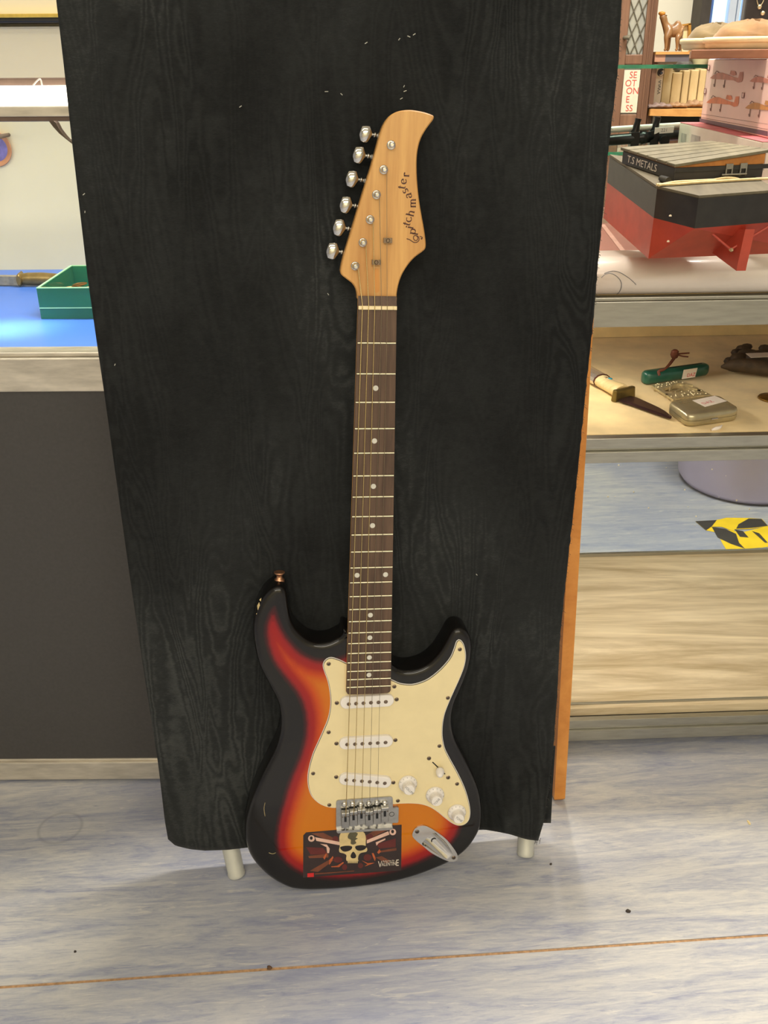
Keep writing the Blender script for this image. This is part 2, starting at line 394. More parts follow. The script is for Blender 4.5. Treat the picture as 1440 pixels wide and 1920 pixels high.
# cloth: traced side edges on the board's face, gentle ripples, folded over the top
Ledge = [(-130, 88), (0, 105), (120, 119), (260, 134), (400, 150), (520, 164), (640, 181), (735, 195), (900, 218), (1080, 243), (1250, 268), (1430, 296), (1480, 302), (1540, 309), (1574, 315)]
Redge = [(-130, 1178), (0, 1166), (120, 1160), (200, 1151), (300, 1139), (400, 1131), (500, 1121), (600, 1113), (700, 1102), (800, 1092), (900, 1082), (1000, 1071), (1100, 1060), (1200, 1050), (1300, 1045), (1400, 1038), (1480, 1029), (1540, 1020), (1574, 1010)]
def interp(tab, y):
    for (y0, x0), (y1, x1) in zip(tab, tab[1:]):
        if y <= y1: return x0+(x1-x0)*(y-y0)/(y1-y0)
    return tab[-1][1]
hem = [(0, 1574), (.02, 1586), (.06, 1592), (.10, 1594), (.16, 1593), (.24, 1588), (.5, 1572), (.75, 1560), (.85, 1558), (.92, 1566), (.97, 1575), (1, 1577)]
NU, NV = 110, 170
def cloth_pt(i, j):
    s = i/NU
    hy = interp(hem, s)
    t = j/NV
    y = -130+(hy+130)*(1-t)
    x = interp(Ledge, min(y, 1574))*(1-s)+interp(Redge, min(y, 1574))*s
    if i == NU: x += 1.6*noise.noise(Vector((0, y*.11, 4)))
    rs = max(0, min(1, (s-.85)/.05)); ls = max(0, min(1, (.24-s)/.05))
    bulge = (.030*rs+.008*ls)*max(0, min(1, (y-1400)/160))**1.3
    u, v = bd(x, y, bulge)
    low = max(0, 1-(v-VB)/.5)
    r = .0016*math.sin(u*26+v*2.2)*(.35+low)+.0022*noise.noise(Vector((u*7, v*4, 1)))*(.6+low)+.0030*noise.noise(Vector((u*2.5+3*v, v*3-u*2, 7)))*(1-low*.5)
    edge = min(s, 1-s); r *= min(1, edge*9+.15)
    return u, v, min(r*.6, .003)-.001+bulge
verts = []; uvs = []
for j in range(NV+1):
    for i in range(NU+1):
        u, v, r = cloth_pt(i, j); verts.append(Vector((u, v, r))); uvs.append((u, v))
fs = [(j*(NU+1)+i, j*(NU+1)+i+1, (j+1)*(NU+1)+i+1, (j+1)*(NU+1)+i) for j in range(NV) for i in range(NU)]
for k, (dv, dz) in enumerate(((.006, -.004), (.008, -.016), (.004, -.027), (-.06, -.030), (-.2, -.031))):
    base_row = len(verts)-(NU+1)
    for i in range(NU+1):
        q = verts[NV*(NU+1)+i]; verts.append(Vector((q.x, VT+dv, dz))); uvs.append((q.x, VT+.02*k))
    fs += [(base_row+i, base_row+i+1, base_row+NU+2+i, base_row+NU+1+i) for i in range(NU)]
def cloth_obj(name, verts, fs, uvs, parent=None):
    me = bpy.data.meshes.new(name); org = MBd @ Vector((0, VB, 0)) if parent is None else ORG[parent.name]
    me.from_pydata([(MBd @ v)-org for v in verts], [], fs); me.materials.append(cloth_m)
    uv = me.uv_layers.new(name='UVMap')
    for l in me.loops: uv.data[l.index].uv = uvs[l.vertex_index]
    me.polygons.foreach_set('use_smooth', [True]*len(me.polygons))
    o = bpy.data.objects.new(name, me); COL.objects.link(o); ORG[o.name] = org
    if parent is None: o.location = org
    else: o.parent = parent
    sd_ = o.modifiers.new('thick', 'SOLIDIFY'); sd_.thickness = .0009; sd_.offset = 0
    return o
cl = cloth_obj('black_cloth', verts, fs, uvs)
tag(cl, 'black watermarked moire cloth with a frayed edge draped over the stand behind the guitar', 'cloth')
# second layer peeping out at the lower right corner
fv = []; fu = []
for j in range(13):
    for i in range(7):
        x = 985+i*(1034-985)/6+(-4.5)*(j/12-.5)*0+(12-j)*.25; y = 1543-j*12
        xr = interp([(1390, 1042), (1480, 1036), (1543, 1033)], y); x = 985+(xr-985)*i/6
        u, v = bd(x, y, -.004); fv.append(Vector((u, v, -.0042))); fu.append((u, v))
ff = [(j*7+i, j*7+i+1, (j+1)*7+i+1, (j+1)*7+i) for j in range(12) for i in range(6)]
cloth_obj('back_layer', fv, ff, fu, cl)
fr = MB()
for k in range(230):
    y = random.uniform(-20, 1570); x = interp(Redge, y)
    u, v = bd(x-1, y); l = random.uniform(.0008, .0026)*(1.0 if random.random() < .85 else 1.7)
    a_ = random.uniform(-.6, .25)
    fr.tube([(u, v, .0), (u+l*.5*math.cos(a_), v+l*.5*math.sin(a_), .001*random.uniform(-1, 1)), (u+l*math.cos(a_), v+l*math.sin(a_)-l*.35, .002*random.uniform(-1, 1))], .00025, 0, MBd, 3)
for k in range(16):
    x = random.uniform(985, 1016); u, v = bd(x, 1572); l = random.uniform(.004, .014)
    fr.tube([(u, v, -.001), (u+random.uniform(-.003, .003), v-l, .0)], .0003, 0, MBd, 3)
fringe_m = pm('fringe_thread', (70, 72, 62), .8, 0, .5, 400)
fr.build('fringe', fringe_m, cl, kind='stuff')
lt = MB()
for x, y in ((766, 69), (776, 65), (748, 74), (686, 81), (757, 162), (759, 171), (612, 172), (640, 177), (451, 200), (752, 185), (158, 364), (160, 397), (216, 683), (615, 551), (893, 1076)):
    u, v = bd(x, y); a_ = random.uniform(0, 3)
    lt.tube([(u-.0018*math.cos(a_), v-.001*math.sin(a_), .0022), (u+.0018*math.cos(a_), v+.001*math.sin(a_), .0028)], .0005, 0, MBd, 4)
lt.build('lint', pm('white_lint', (190, 188, 176), .9), cl, kind='stuff')
# ------------------------------------------------------------------ electric guitar (local frame: x treble, y towards the head, z out of the fretboard)
MG = Matrix(((W[0][0], W[0][1], W[0][2], T.x), (W[1][0], W[1][1], W[1][2], T.y), (W[2][0], W[2][1], W[2][2], T.z), (0, 0, 0, 1)))
MGi = MG.inverted(); NG = W.col[2].copy()
def g(px_, py_, z=0.0):
    p = MGi @ on_plane(px_, py_, T+NG*z, NG); return (p.x, p.y)
ZF = -.0115                                              # front of the body
low = g(620, 1669, ZF)
GB = Vector((low[0], low[1], ZF))
gt = thing('electric_guitar', (0, 0, 0), 'sunburst electric guitar with cream pickguard and pale maple headstock leaning on the black cloth', 'guitar')
gt.matrix_world = MG @ Matrix.Translation(GB); ORG[gt.name] = GB
zA = lambda pts, z: [g(590+x/4.685, 190+y/4.685, z) for x, y in pts]
zB = lambda pts, z: [g(440+x/3, 1040+y/3, z) for x, y in pts]
zC = lambda pts, z: [g(560+x/4.2353, 1200+y/4.2353, z) for x, y in pts]
zD = lambda pts, z: [g(730+x/8.347, 1400+y/8.347, z) for x, y in pts]
zE = lambda pts, z: [g(610+x/9.6, 1480+y/9.6, z) for x, y in pts]
def fretp(n): return .648*(1-2**(-n/12))
F22 = fretp(22)
def half(s): return .0212+(.0280-.0212)*s/F22

JI = [(685, 1352), (780, 1400), (870, 1480), (940, 1580), (985, 1665), (985, 1705), (950, 1745), (890, 1750), (790, 1705), (680, 1640), (580, 1570), (512, 1512)]
# body
BODY = [(640, 428), (600, 462), (560, 485), (520, 500), (470, 503), (420, 488), (375, 455), (340, 415), (318, 365), (306, 300), (298, 240), (289, 205), (272, 187), (250, 182), (222, 188), (190, 210), (155, 250), (125, 310), (108, 375), (103, 440), (112, 520), (132, 610), (168, 690), (210, 770), (240, 830), (255, 890), (258, 960), (250, 1030), (225, 1110), (190, 1180), (150, 1260), (110, 1350), (80, 1430), (60, 1520), (55, 1600), (66, 1680), (95, 1750), (150, 1810), (220, 1855), (310, 1885), (400, 1896), (500, 1894), (600, 1888), (720, 1876), (850, 1858), (980, 1828), (1100, 1787), (1220, 1733), (1310, 1665), (1370, 1580), (1393, 1500), (1393, 1420), (1376, 1330), (1340, 1240), (1290, 1140), (1250, 1060), (1230, 990), (1226, 920), (1240, 850), (1265, 790), (1295, 720), (1320, 650), (1336, 570), (1338, 505), (1322, 455), (1298, 428), (1268, 418), (1240, 424), (1215, 448), (1190, 495), (1150, 560), (1100, 612), (1050, 642), (985, 657), (930, 650), (890, 622)]
outl = resample(spline(zB(BODY, ZF), 6, True), .0036)
outl = [tuple(p) for p in outl]
# blunt the straight run across the neck pocket (hidden under the neck)
Rr = .0075; TH = .044
arm = (zB([(95, 1330)], ZF)[0], zB([(330, 1890)], ZF)[0])
ad = Vector((arm[1][0]-arm[0][0], arm[1][1]-arm[0][1])).normalized(); an = Vector((ad.y, -ad.x))
if an.x > 0: an = -an
def armz(p):
    d = (Vector(p)-Vector(arm[0])).dot(an)
    return -max(0, d)**1.3*.9
rings = []; dist = []
nb_ = len(outl)
for k in range(5):
    a_ = k/4*math.pi/2
    ins = Rr*(1-math.sin(a_)); z = ZF-Rr*(1-math.cos(a_))
    rr_ = inset(outl, ins) if ins > 0 else outl
    rings.append([(p[0], p[1], z+armz(p)) for p in rr_]); dist.append(ins)
rings.append([(p[0], p[1], ZF-TH+.007) for p in outl]); dist.append(0)
rings.append([(p[0], p[1], ZF-TH+.002) for p in inset(outl, .0016)]); dist.append(0)
rings.append([(p[0], p[1], ZF-TH) for p in inset(outl, .0055)]); dist.append(0)
verts = [p for r in rings for p in r]; bur = [dist[k] for k in range(len(rings)) for _ in range(nb_)]
fs = []
for k in range(len(rings)-1):
    for i in range(nb_): fs.append((k*nb_+i, k*nb_+(i+1) % nb_, (k+1)*nb_+(i+1) % nb_, (k+1)*nb_+i))
segs = [(Vector(outl[i]), Vector(outl[(i+1) % nb_])) for i in range(nb_)]
def dseg(p):
    best = 9
    for a_, b_ in segs:
        ab = b_-a_; t = max(0, min(1, (p-a_).dot(ab)/ab.length_squared)); d = (p-a_-ab*t).length_squared
        if d < best: best = d
    return math.sqrt(best)
inner = [Vector((p[0], p[1])) for p in rings[0]]
pts = list(inner); xs = [p.x for p in inner]; ys = [p.y for p in inner]
st = .0052; y = min(ys)+st; row = 0
def inside(p, poly):
    c = False; n = len(poly)
    for i in range(n):
        a_, b_ = poly[i], poly[i-1]
        if (a_.y > p.y) != (b_.y > p.y) and p.x < (b_.x-a_.x)*(p.y-a_.y)/(b_.y-a_.y)+a_.x: c = not c
    return c
while y < max(ys):
    x = min(xs)+(st/2 if row % 2 else 0)
    while x < max(xs):
        p = Vector((x, y))
        if inside(p, inner) and dseg(p) > Rr+st*.6: pts.append(p)
        x += st
    y += st*.87; row += 1
hole = [Vector(p[:2]) for p in spline([tuple(p) for p in zD(JI, -.0095)], 3)]
pts = [p for i, p in enumerate(pts) if i < nb_ or (not inside(p, hole) and min((p-q).length for q in hole) > .002)]
h0 = len(pts); pts += hole; nh = len(hole)
res = delaunay_2d_cdt(pts, [(i, (i+1) % nb_) for i in range(nb_)]+[(h0+i, h0+(i+1) % nh) for i in range(nh)], [list(range(nb_))], 1, 1e-6)
keep = [f for f in res[2] if not inside(sum((res[0][i] for i in f), Vector((0, 0)))/len(f), hole)]
off0 = len(verts)
cL = Vector(zB([(120, 1480)], ZF)[0]); cB = Vector(zB([(700, 1880)], ZF)[0]); cW = Vector(zB([(240, 1000)], ZF)[0]); cR = Vector(zB([(1330, 1480)], ZF)[0]); cH = Vector(zB([(215, 400)], ZF)[0]); cH2 = Vector(zB([(320, 580)], ZF)[0]); cL2 = Vector(zB([(190, 1790)], ZF)[0])
def burst(p, d):
    thr = .0225
    for c_, amp, rad in ((cL, .018, .075), (cW, .007, .06), (cB, -.008, .10), (cR, .004, .05), (cH, -.0095, .050), (cH2, -.006, .05), (cL2, .011, .05)):
        thr += amp*math.exp(-((p-c_).length/rad)**2)
    return .30+(d-thr)*15.0
mv = []
for co in res[0]:
    p = Vector((co.x, co.y)); mv.append((p.x, p.y, ZF+armz(p))); 
verts += mv
bur = [burst(Vector(v[:2]), bb) for v, bb in zip(verts[:off0], bur)]+[burst(Vector(v[:2]), dseg(Vector(v[:2]))) for v in mv]
for k in range(5, 8):
    for i in range(nb_): bur[k*nb_+i] = 0
fs += [[off0+i for i in f] for f in keep]
fs.append(list(range(7*nb_, 8*nb_)))
mb = MB(); mb.add(verts, fs, 0, None, True)
body = mb.build('body', burst_m, gt)
atr = body.data.attributes.new('burst', 'FLOAT', 'POINT'); atr.data.foreach_set('value', bur)
bm = bmesh.new(); bm.from_mesh(body.data); bmesh.ops.remove_doubles(bm, verts=bm.verts, dist=1e-5); bmesh.ops.recalc_face_normals(bm, faces=bm.faces); bm.to_mesh(body.data); bm.free()

# neck with headstock
HEAD = [(375, 1735), (372, 1690), (360, 1645), (330, 1600), (282, 1562), (240, 1528), (228, 1500), (229, 1472), (250, 1375), (300, 1210), (350, 1045), (400, 880), (450, 718), (500, 558), (548, 385), (575, 285), (600, 215), (640, 150), (690, 106), (750, 83), (830, 75), (900, 82), (970, 97), (1030, 118), (1047, 133), (1040, 162), (1008, 205), (968, 262), (930, 335), (906, 425), (897, 520), (898, 640), (906, 760), (920, 880), (940, 1000), (960, 1110), (974, 1210), (977, 1268), (968, 1300), (940, 1326), (890, 1362), (840, 1412), (790, 1482), (755, 1552), (733, 1625), (722, 1690), (720, 1735)]
ZH = -.0075
ho = spline(zA(HEAD, ZH), 4, False)
mb = MB()
r1 = inset(ho, .0012)
mb.loft([[(p[0], p[1], ZH-.0145) for p in inset(ho, .0015)], [(p[0], p[1], ZH-.013) for p in ho], [(p[0], p[1], ZH-.0014) for p in ho], [(p[0], p[1], ZH) for p in r1]], smooth=False)
# neck shaft: rounded back under the fretboard, heel into the body
def neck_ring(s, depth, grow=0.0):
    h = half(max(s, 0))+.0003+grow; n = 10
    r = [(-h, -s, -.0052)]+[(-h*math.cos(math.pi*k/n), -s, -.0052-(depth-.0052)*math.sin(math.pi*k/n)**.8) for k in range(1, n)]+[(h, -s, -.0052)]
    return r
mb.loft([neck_ring(-.013, .0175), neck_ring(0, .019), neck_ring(.15, .0205), neck_ring(.33, .022), neck_ring(.385, .025), neck_ring(.40, .030), neck_ring(.475, .030)], smooth=True)
neck = mb.build('neck', maple, gt); neck['label'] = 'pale maple neck and headstock'
# fretboard
mb = MB(); L0, L1 = -.0142, F22+.0105
def fb_ring(y, z, h): return [(-h, y, -.0054), (h, y, -.0054), (h, y, z-.0006), (h*.5, y, z), (-h*.5, y, z), (-h, y, z-.0006)]
mb.loft([fb_ring(-L0, -.0042, .0211), fb_ring(.0045, -.0002, .0212), fb_ring(.0044, 0, .0212), fb_ring(-.25, 0, half(.25)), fb_ring(-(L1-.004), 0, half(L1-.004)), fb_ring(-(L1-.001), 0, half(L1)-.0016), fb_ring(-L1, 0, half(L1)-.004)], smooth=False)
fbd = mb.build('fretboard', rosewood, gt); fbd['label'] = 'dark rosewood fretboard'
me_f = None
for n in range(1, 23):
    s = fretp(n); h = half(s)-.0004
    mb = MB(); prof = [(-.0011, 0), (-.0008, .0008), (0, .0011), (.0008, .0008), (.0011, 0)]
    mb.loft([[(x, -s+a_, -.0002+b_) for a_, b_ in prof] for x in (-h, -h+.001, h-.001, h)], smooth=True)
    mb.build('fret', fret_m, gt)
for n in (3, 5, 7, 9, 12, 15, 17, 19, 21):
    s = (fretp(n-1)+fretp(n))/2
    for x in ((-.0172, .0172) if n == 12 else (0,)):
        MB().lathe([(.0031, -.0006), (.0031, .0001), (.0027, .00022)], Matrix.Translation((x, -s, 0)), n=20, smooth=False).build('position_marker', pearl, gt)
# nut with slots
SX = [-.0169, -.0100, -.0033, .0041, .0104, .0172]
mb = MB(); ed = [-.0212]+SX+[.0212]
for i in range(7): mb.box(ed[i]+(.0004 if i else 0), ed[i+1]-(.0004 if i < 6 else 0), .0002, .0042, -.001, .0022)
mb.box(-.0212, .0212, .0002, .0042, -.003, .0010)
mb.build('nut', bone, gt, bevel=.0003, seg=1)
# tuning pegs
POST = [(360, 1450), (428, 1243), (492, 1040), (548, 820), (612, 600), (678, 382)]
BUT = [(160, 1318), (218, 1112), (277, 912), (330, 685), (392, 475), (450, 290)]
HEX = [(-36, -80), (38, -80), (64, -8), (60, 14), (14, 78), (-10, 80), (-52, 62), (-66, 10), (-64, -12)]
posts = []
for i, ((ax_, ay_), (bx, by)) in enumerate(zip(POST, BUT)):
    c = g(590+ax_/4.685, 190+ay_/4.685, ZH+.006); posts.append(c)
    tp = MB(); Mp = Matrix.Translation((c[0], c[1], ZH))
    tp.lathe([(.0048, -.0002), (.0048, .0009), (.0042, .0014), (.0036, .0016)], Mp, n=20)
    tp.box(-.006, .006, -.008, .008, -.0245, -.0146, 0, Mp)                 # machine housing behind the head
    t_o = tp.build('tuning_peg', chrome, gt)
    MB().lathe([(.0031, .0012), (.0027, .005), (.0031, .0078), (.0028, .0092), (.0016, .0096)], Mp, n=18).build('string_post', chrome, t_o)
    zb_ = -.0235
    bc = g(590+bx/4.685, 190+by/4.685, zb_)
    hx = [g(590+(bx+dx)/4.685, 190+(by+dy)/4.685, zb_) for dx, dy in HEX]
    def sc(k, z): return [(bc[0]+(p[0]-bc[0])*k, bc[1]+(p[1]-bc[1])*k, z) for p in hx]
    MB().loft([sc(.80, zb_-.0036), sc(.98, zb_-.0016), sc(1, zb_+.0004), sc(.95, zb_+.0016), sc(.82, zb_+.0030), sc(.55, zb_+.0043), sc(.25, zb_+.0050), sc(.06, zb_+.0052)], smooth=True).build('button', chrome, t_o)
    e0 = g(590+(bx+62)/4.685, 190+(by+2)/4.685, zb_); e1 = g(590+(bx+125)/4.685, 190+(by+16)/4.685, zb_)
    dv = Vector((e1[0]-e0[0], e1[1]-e0[1], 0)); e0 = Vector((*e0, zb_))
    MB().tube([e0-dv*.1, e0+dv*.12, e0+dv*.14, e0+dv*.42, e0+dv*.44, e0+dv*.62, e0+dv*.64, e0+dv*1.9], [.0016, .0018, .0030, .0028, .0020, .0024, .0030, .0030], n=12).build('shaft', dullchrome, t_o)
for x, y in ((643, 1222), (540, 1414)):
    c = g(590+x/4.685, 190+y/4.685, ZH+.004); M_ = Matrix.Translation((c[0], c[1], ZH))
    mb = MB().box(-.0046, .0046, -.0026, .0026, .0038, .0052, 0, M_).box(-.0046, -.0034, -.0026, .0026, .0015, .004, 0, M_).box(.0034, .0046, -.0026, .0026, .0015, .004, 0, M_)
    mb.lathe([(.0018, 0), (.0018, .0052), (.0022, .0056), (.0016, .0066)], M_, n=12)
    mb.build('string_tree', screw_m, gt)
# truss rod slot plug
c = [g(590+x/4.685, 190+y/4.685, ZH) for x, y in ((545, 1470), (545, 1652))]
hw = .0030; pl = [(c[0][0]-hw*.75, c[0][1]), (c[0][0]+hw*.75, c[0][1])]
a0 = [(c[1][0]+hw*math.cos(t_), c[1][1]+hw*1.2*math.sin(t_)) for t_ in [-k*math.pi/8 for k in range(9)]]
MB().prism(pl+a0, ZH-.001, ZH+.00025).build('truss_plug', wood('walnut_plug', (196, 130, 58), (214, 150, 76), 40, (1, .1, 1)), gt)
# headstock lettering: drawn strokes
def arc(cx, cy, rx, ry, a0, a1, n=14): return [(cx+rx*math.cos(math.radians(a0+(a1-a0)*k/n)), cy+ry*math.sin(math.radians(a0+(a1-a0)*k/n))) for k in range(n+1)]
GL = {
 'p': ([[(.15, -.5), (.15, 1.0)], arc(.45, .5, .34, .48, 120, -180), [(0, -.5), (.32, -.5)], [(0, .95), (.15, 1)]], .85),
 'i': ([[(.2, 0), (.2, 1)], [(.05, 0), (.36, 0)], [(.05, .95), (.2, 1)], arc(.2, 1.32, .05, .05, 0, 360)], .4),
 't': ([[(.22, 1.35), (.22, .2)]+arc(.4, .2, .18, .2, 180, 300, 6), [(.0, 1), (.5, 1)]], .55),
 'c': ([arc(.42, .5, .38, .5, 50, 320)], .8),
 'h': ([[(.15, 0), (.15, 1.5)], arc(.42, .62, .27, .36, 180, 0, 8)+[(.69, 0)], [(0, 0), (.3, 0)], [(.54, 0), (.84, 0)], [(0, 1.45), (.15, 1.5)]], .9),
 'm': ([[(.15, 0), (.15, 1)], arc(.40, .62, .25, .36, 180, 0, 8)+[(.65, 0)], arc(.90, .62, .25, .36, 180, 0, 8)+[(1.15, 0)], [(0, 0), (.3, 0)], [(.5, 0), (.8, 0)], [(1.0, 0), (1.3, 0)]], 1.35),
 'a': ([arc(.36, .78, .24, .22, 170, 0, 8)+[(.6, .1), (.75, 0)], arc(.34, .27, .26, .27, 70, 360, 12)], .8),
 's': ([arc(.3, .75, .22, .25, 40, 270, 10)+arc(.3, .25, .25, .25, 90, -140, 10)], .65),
 'e': ([[(.1, .55), (.72, .55)]+arc(.42, .52, .34, .48, 5, 315, 16)], .85),
 'r': ([[(.15, 0), (.15, 1)], arc(.4, .7, .25, .27, 180, 60, 6), arc(.52, .88, .05, .05, 0, 360), [(0, 0), (.34, 0)]], .6),
}
LET = [('p', 528, 1408, 80), ('i', 448, 1318, 78), ('t', 362, 1236, 74), ('c', 415, 1142, 92), ('h', 447, 1010, 78), ('m', 503, 800, 92), ('a', 415, 640, 105), ('s', 340, 540, 110), ('t', 258, 462, 82), ('e', 310, 338, 100), ('r', 362, 200, 88)]
mb = MB(); XH = .0055; zl = ZH+.0003
for ch, lx, ly, ang in LET:
    strokes, wd = GL[ch]; c = g(730+lx/11.3, 310+ly/11.3, ZH)
    ca, sa = math.cos(math.radians(ang)), math.sin(math.radians(ang)); cy0 = .25 if ch == 'p' else (.7 if ch in 'th' else .5)
    for s_ in strokes:
        pp = [((x-wd/2)*XH*1.22, (y-cy0)*XH) for x, y in s_]
        pp = [(c[0]+x*ca-y*sa, c[1]+x*sa+y*ca) for x, y in pp]
        ux, uy = -sa, ca
        mb.ribbon(pp, lambda d: XH*(.10+.17*abs(d.x*ux+d.y*uy)), zl)
clef = [(640, 1505), (690, 1520), (700, 1550), (680, 1575), (665, 1555), (680, 1540)]
clef2 = [(525, 1575), (548, 1590), (585, 1575), (600, 1540), (580, 1500), (545, 1485), (510, 1505), (505, 1545), (530, 1590)][::-1]
spir = [(540, 1590), (575, 1592), (600, 1560), (598, 1520), (570, 1492), (535, 1490), (512, 1515), (515, 1560), (540, 1590)]
tail = [(575, 1490), (615, 1515), (630, 1570), (605, 1615), (555, 1635), (505, 1625), (460, 1595), (420, 1570), (365, 1555)]
for s_ in (spir, tail, clef[:3], arc(683, 1553, 10, 10, 0, 360)):
    mb.ribbon([g(730+x/11.3, 310+y/11.3, ZH) for x, y in spline(s_, 4, False)], lambda d: .0009, zl)
mb.build('headstock_lettering', brown_ink, gt)['label'] = 'brown painted name reading pitchmaster after a treble clef'

# strings (five fitted; the sixth is missing)
BR = [g(610+x/9.6, 1480+y/9.6, .002) for x, y in ((371, 430), (514, 400), (655, 370), (793, 400), (938, 372))]
DI = [.00062, .00052, .00045, .0003, .00026]
for i in range(5):
    c = posts[i]; mb = MB()
    ring_ = [(c[0]+.0030*math.cos(t_*.8), c[1]+.0030*math.sin(t_*.8), ZH+.003+.0004*t_) for t_ in range(0, 9)]
    mb.tube([(c[0]+.0028, c[1]-.0008, ZH+.004), (SX[i], .006, .0008), (SX[i], .002, .0019), (BR[i][0], BR[i][1]+.001, .0024), (BR[i][0], BR[i][1]-.004, .0022), (BR[i][0], BR[i][1]-.012, -.004)], DI[i], n=6)
    mb.tube(ring_, DI[i], n=5)
    mb.build('string', string_w if i < 3 else string_p, gt)

# pickguard, three plies
PG = [(380, 186), (340, 166), (300, 151), (262, 141), (226, 150), (199, 178), (192, 212), (205, 260), (230, 330), (247, 420), (252, 500), (245, 570), (228, 640), (195, 720), (155, 810), (115, 900), (85, 1000), (71, 1090), (76, 1170), (100, 1240), (145, 1290), (200, 1322), (260, 1337), (320, 1336), (500, 1322), (745, 1309), (820, 1304), (900, 1303), (980, 1311), (1050, 1335), (1110, 1375), (1165, 1420), (1220, 1460), (1272, 1479), (1320, 1470), (1353, 1435), (1365, 1380), (1358, 1310), (1335, 1220), (1300, 1130), (1255, 1040), (1205, 950), (1165, 870), (1148, 800), (1143, 740), (1148, 660), (1165, 580), (1200, 490), (1240, 400), (1285, 300), (1315, 220), (1329, 150), (1326, 90), (1312, 35), (1292, 7), (1272, 0), (1252, 18), (1235, 70), (1205, 140), (1150, 210), (1080, 275), (1010, 322), (930, 350), (870, 355), (800, 345), (738, 318), (560, 260)]
ZP = -.0092
po = resample(spline(zC(PG, ZP), 5, True), .003)
pts2 = [p[:2] for p in po]
mb = MB()
mb.prism(pts2, ZF-.0002, -.0106, 0); mb.prism(inset(pts2, .0008), -.0106, -.0102, 1); mb.prism(inset(pts2, .0013), -.0102, ZP, 2)
pgd = mb.build('pickguard', [white_pl, blackpl, cream], gt); pgd['label'] = 'cream three-ply pickguard'
screw_cache = []
def screw(c, z, parent, r=.0027):
    mb = MB(); M_ = Matrix.Translation((c[0], c[1], z))
    mb.lathe([(r, 0), (r*.95, .0004), (r*.6, .0008), (.0002, .0009)], M_, 0, 14)
    mb.box(-r*.6, r*.6, -r*.12, r*.12, .0007, .00098, 1, M_).box(-r*.12, r*.12, -r*.6, r*.6, .0007, .00098, 1, M_)
    return mb.build('screw', [screw_m, blackpl], parent)
for x, y in ((238, 190), (238, 733), (115, 1060), (243, 1310), (788, 1277), (1258, 1143), (1118, 842), (1185, 460), (1280, 75), (760, 370)):
    screw(zC([(x, y)], ZP)[0], ZP, pgd)
# pickups
PK = [((330, 506), (758, 482), (303, 500), (778, 472), [(398, 509), (456, 505), (515, 502), (574, 498), (634, 495), (692, 491)]),
      ((322, 830), (750, 806), (300, 822), (768, 795), [(385, 830), (447, 827), (506, 824), (568, 821), (628, 818), (690, 814)]),
      ((322, 1107), (737, 1138), (298, 1088), (752, 1132), [(378, 1112), (440, 1116), (502, 1121), (564, 1126), (624, 1132), (684, 1138)])]
ZT = -.0045
for (a_, b_, s1, s2, poles) in PK:
    A_, B_ = Vector(zC([a_], ZT)[0]), Vector(zC([b_], ZT)[0]); d = (B_-A_).normalized(); nn = Vector((-d.y, d.x)); R_ = .0086
    ca_, cb_ = A_+d*R_, B_-d*R_; o_ = []
    for k in range(13):
        t_ = math.pi/2+math.pi*k/12; o_.append(tuple(ca_+d*R_*math.cos(t_)+nn*R_*math.sin(t_)))
    for k in range(13):
        t_ = -math.pi/2+math.pi*k/12; o_.append(tuple(cb_+d*R_*math.cos(t_)+nn*R_*math.sin(t_)))
    mb = MB(); mb.loft([[(p[0], p[1], ZP-.0005) for p in o_], [(p[0], p[1], ZT-.0012) for p in o_], [(p[0], p[1], ZT-.0003) for p in inset(o_, .0005)], [(p[0], p[1], ZT) for p in inset(o_, .0014)]], smooth=False)
    pk = mb.build('pickup', white_pl, gt)
    for q in poles:
        c = zC([q], ZT)[0]; MB().lathe([(.0026, -.001), (.0026, .0002), (.0023, .0005)], Matrix.Translation((c[0], c[1], ZT)), n=14, smooth=False).build('pole_piece', screw_m, pk)
    for q in (s1, s2): screw(zC([q], ZP)[0], ZP, pk, .0028)
# control knobs
def knob(c, word, ang, numrot):
    M_ = Matrix.Translation((c[0], c[1], ZP))
    mb = MB(); mb.lathe([(.0120, .0), (.0124, .0012), (.0122, .0034), (.0100, .0048), (.0080, .0056), (.0077, .0100), (.0073, .0152), (.0070, .0160), (.0066, .0164)], M_, n=40)
    for k in range(28):
        t_ = 2*math.pi*k/28; mb.box(-.0003, .0003, .0076, .0081, .006, .0148, 0, M_ @ Matrix.Rotation(t_, 4, 'Z'))
    k_o = mb.build('control_knob', white_pl, gt)
    mb = MB(); Mt = M_ @ Matrix.Translation((0, 0, .0166)) @ Matrix.Rotation(math.radians(ang), 4, 'Z')
    text_shape(mb, word, .0046, Mt, sx=.92)
    for k in range(1, 11):
        t_ = math.radians(numrot-k*28); rr_ = .0111
        Mn = M_ @ Matrix.Translation((rr_*math.cos(t_), rr_*math.sin(t_), .0044)) @ Matrix.Rotation(t_-math.pi/2, 4, 'Z') @ Matrix.Rotation(math.radians(-32), 4, 'X')
        text_shape(mb, str(k), .0027, Mn)
    mb.build('knob_marking', grey_ink, k_o)
knob(zD([(292, 592)], ZP+.003)[0], 'VOLUME', -48, 210)
knob(zD([(717, 765)], ZP+.003)[0], 'TONE', 52, 220)
knob(zD([(1060, 1040)], ZP+.003)[0], 'TONE', -38, 215)
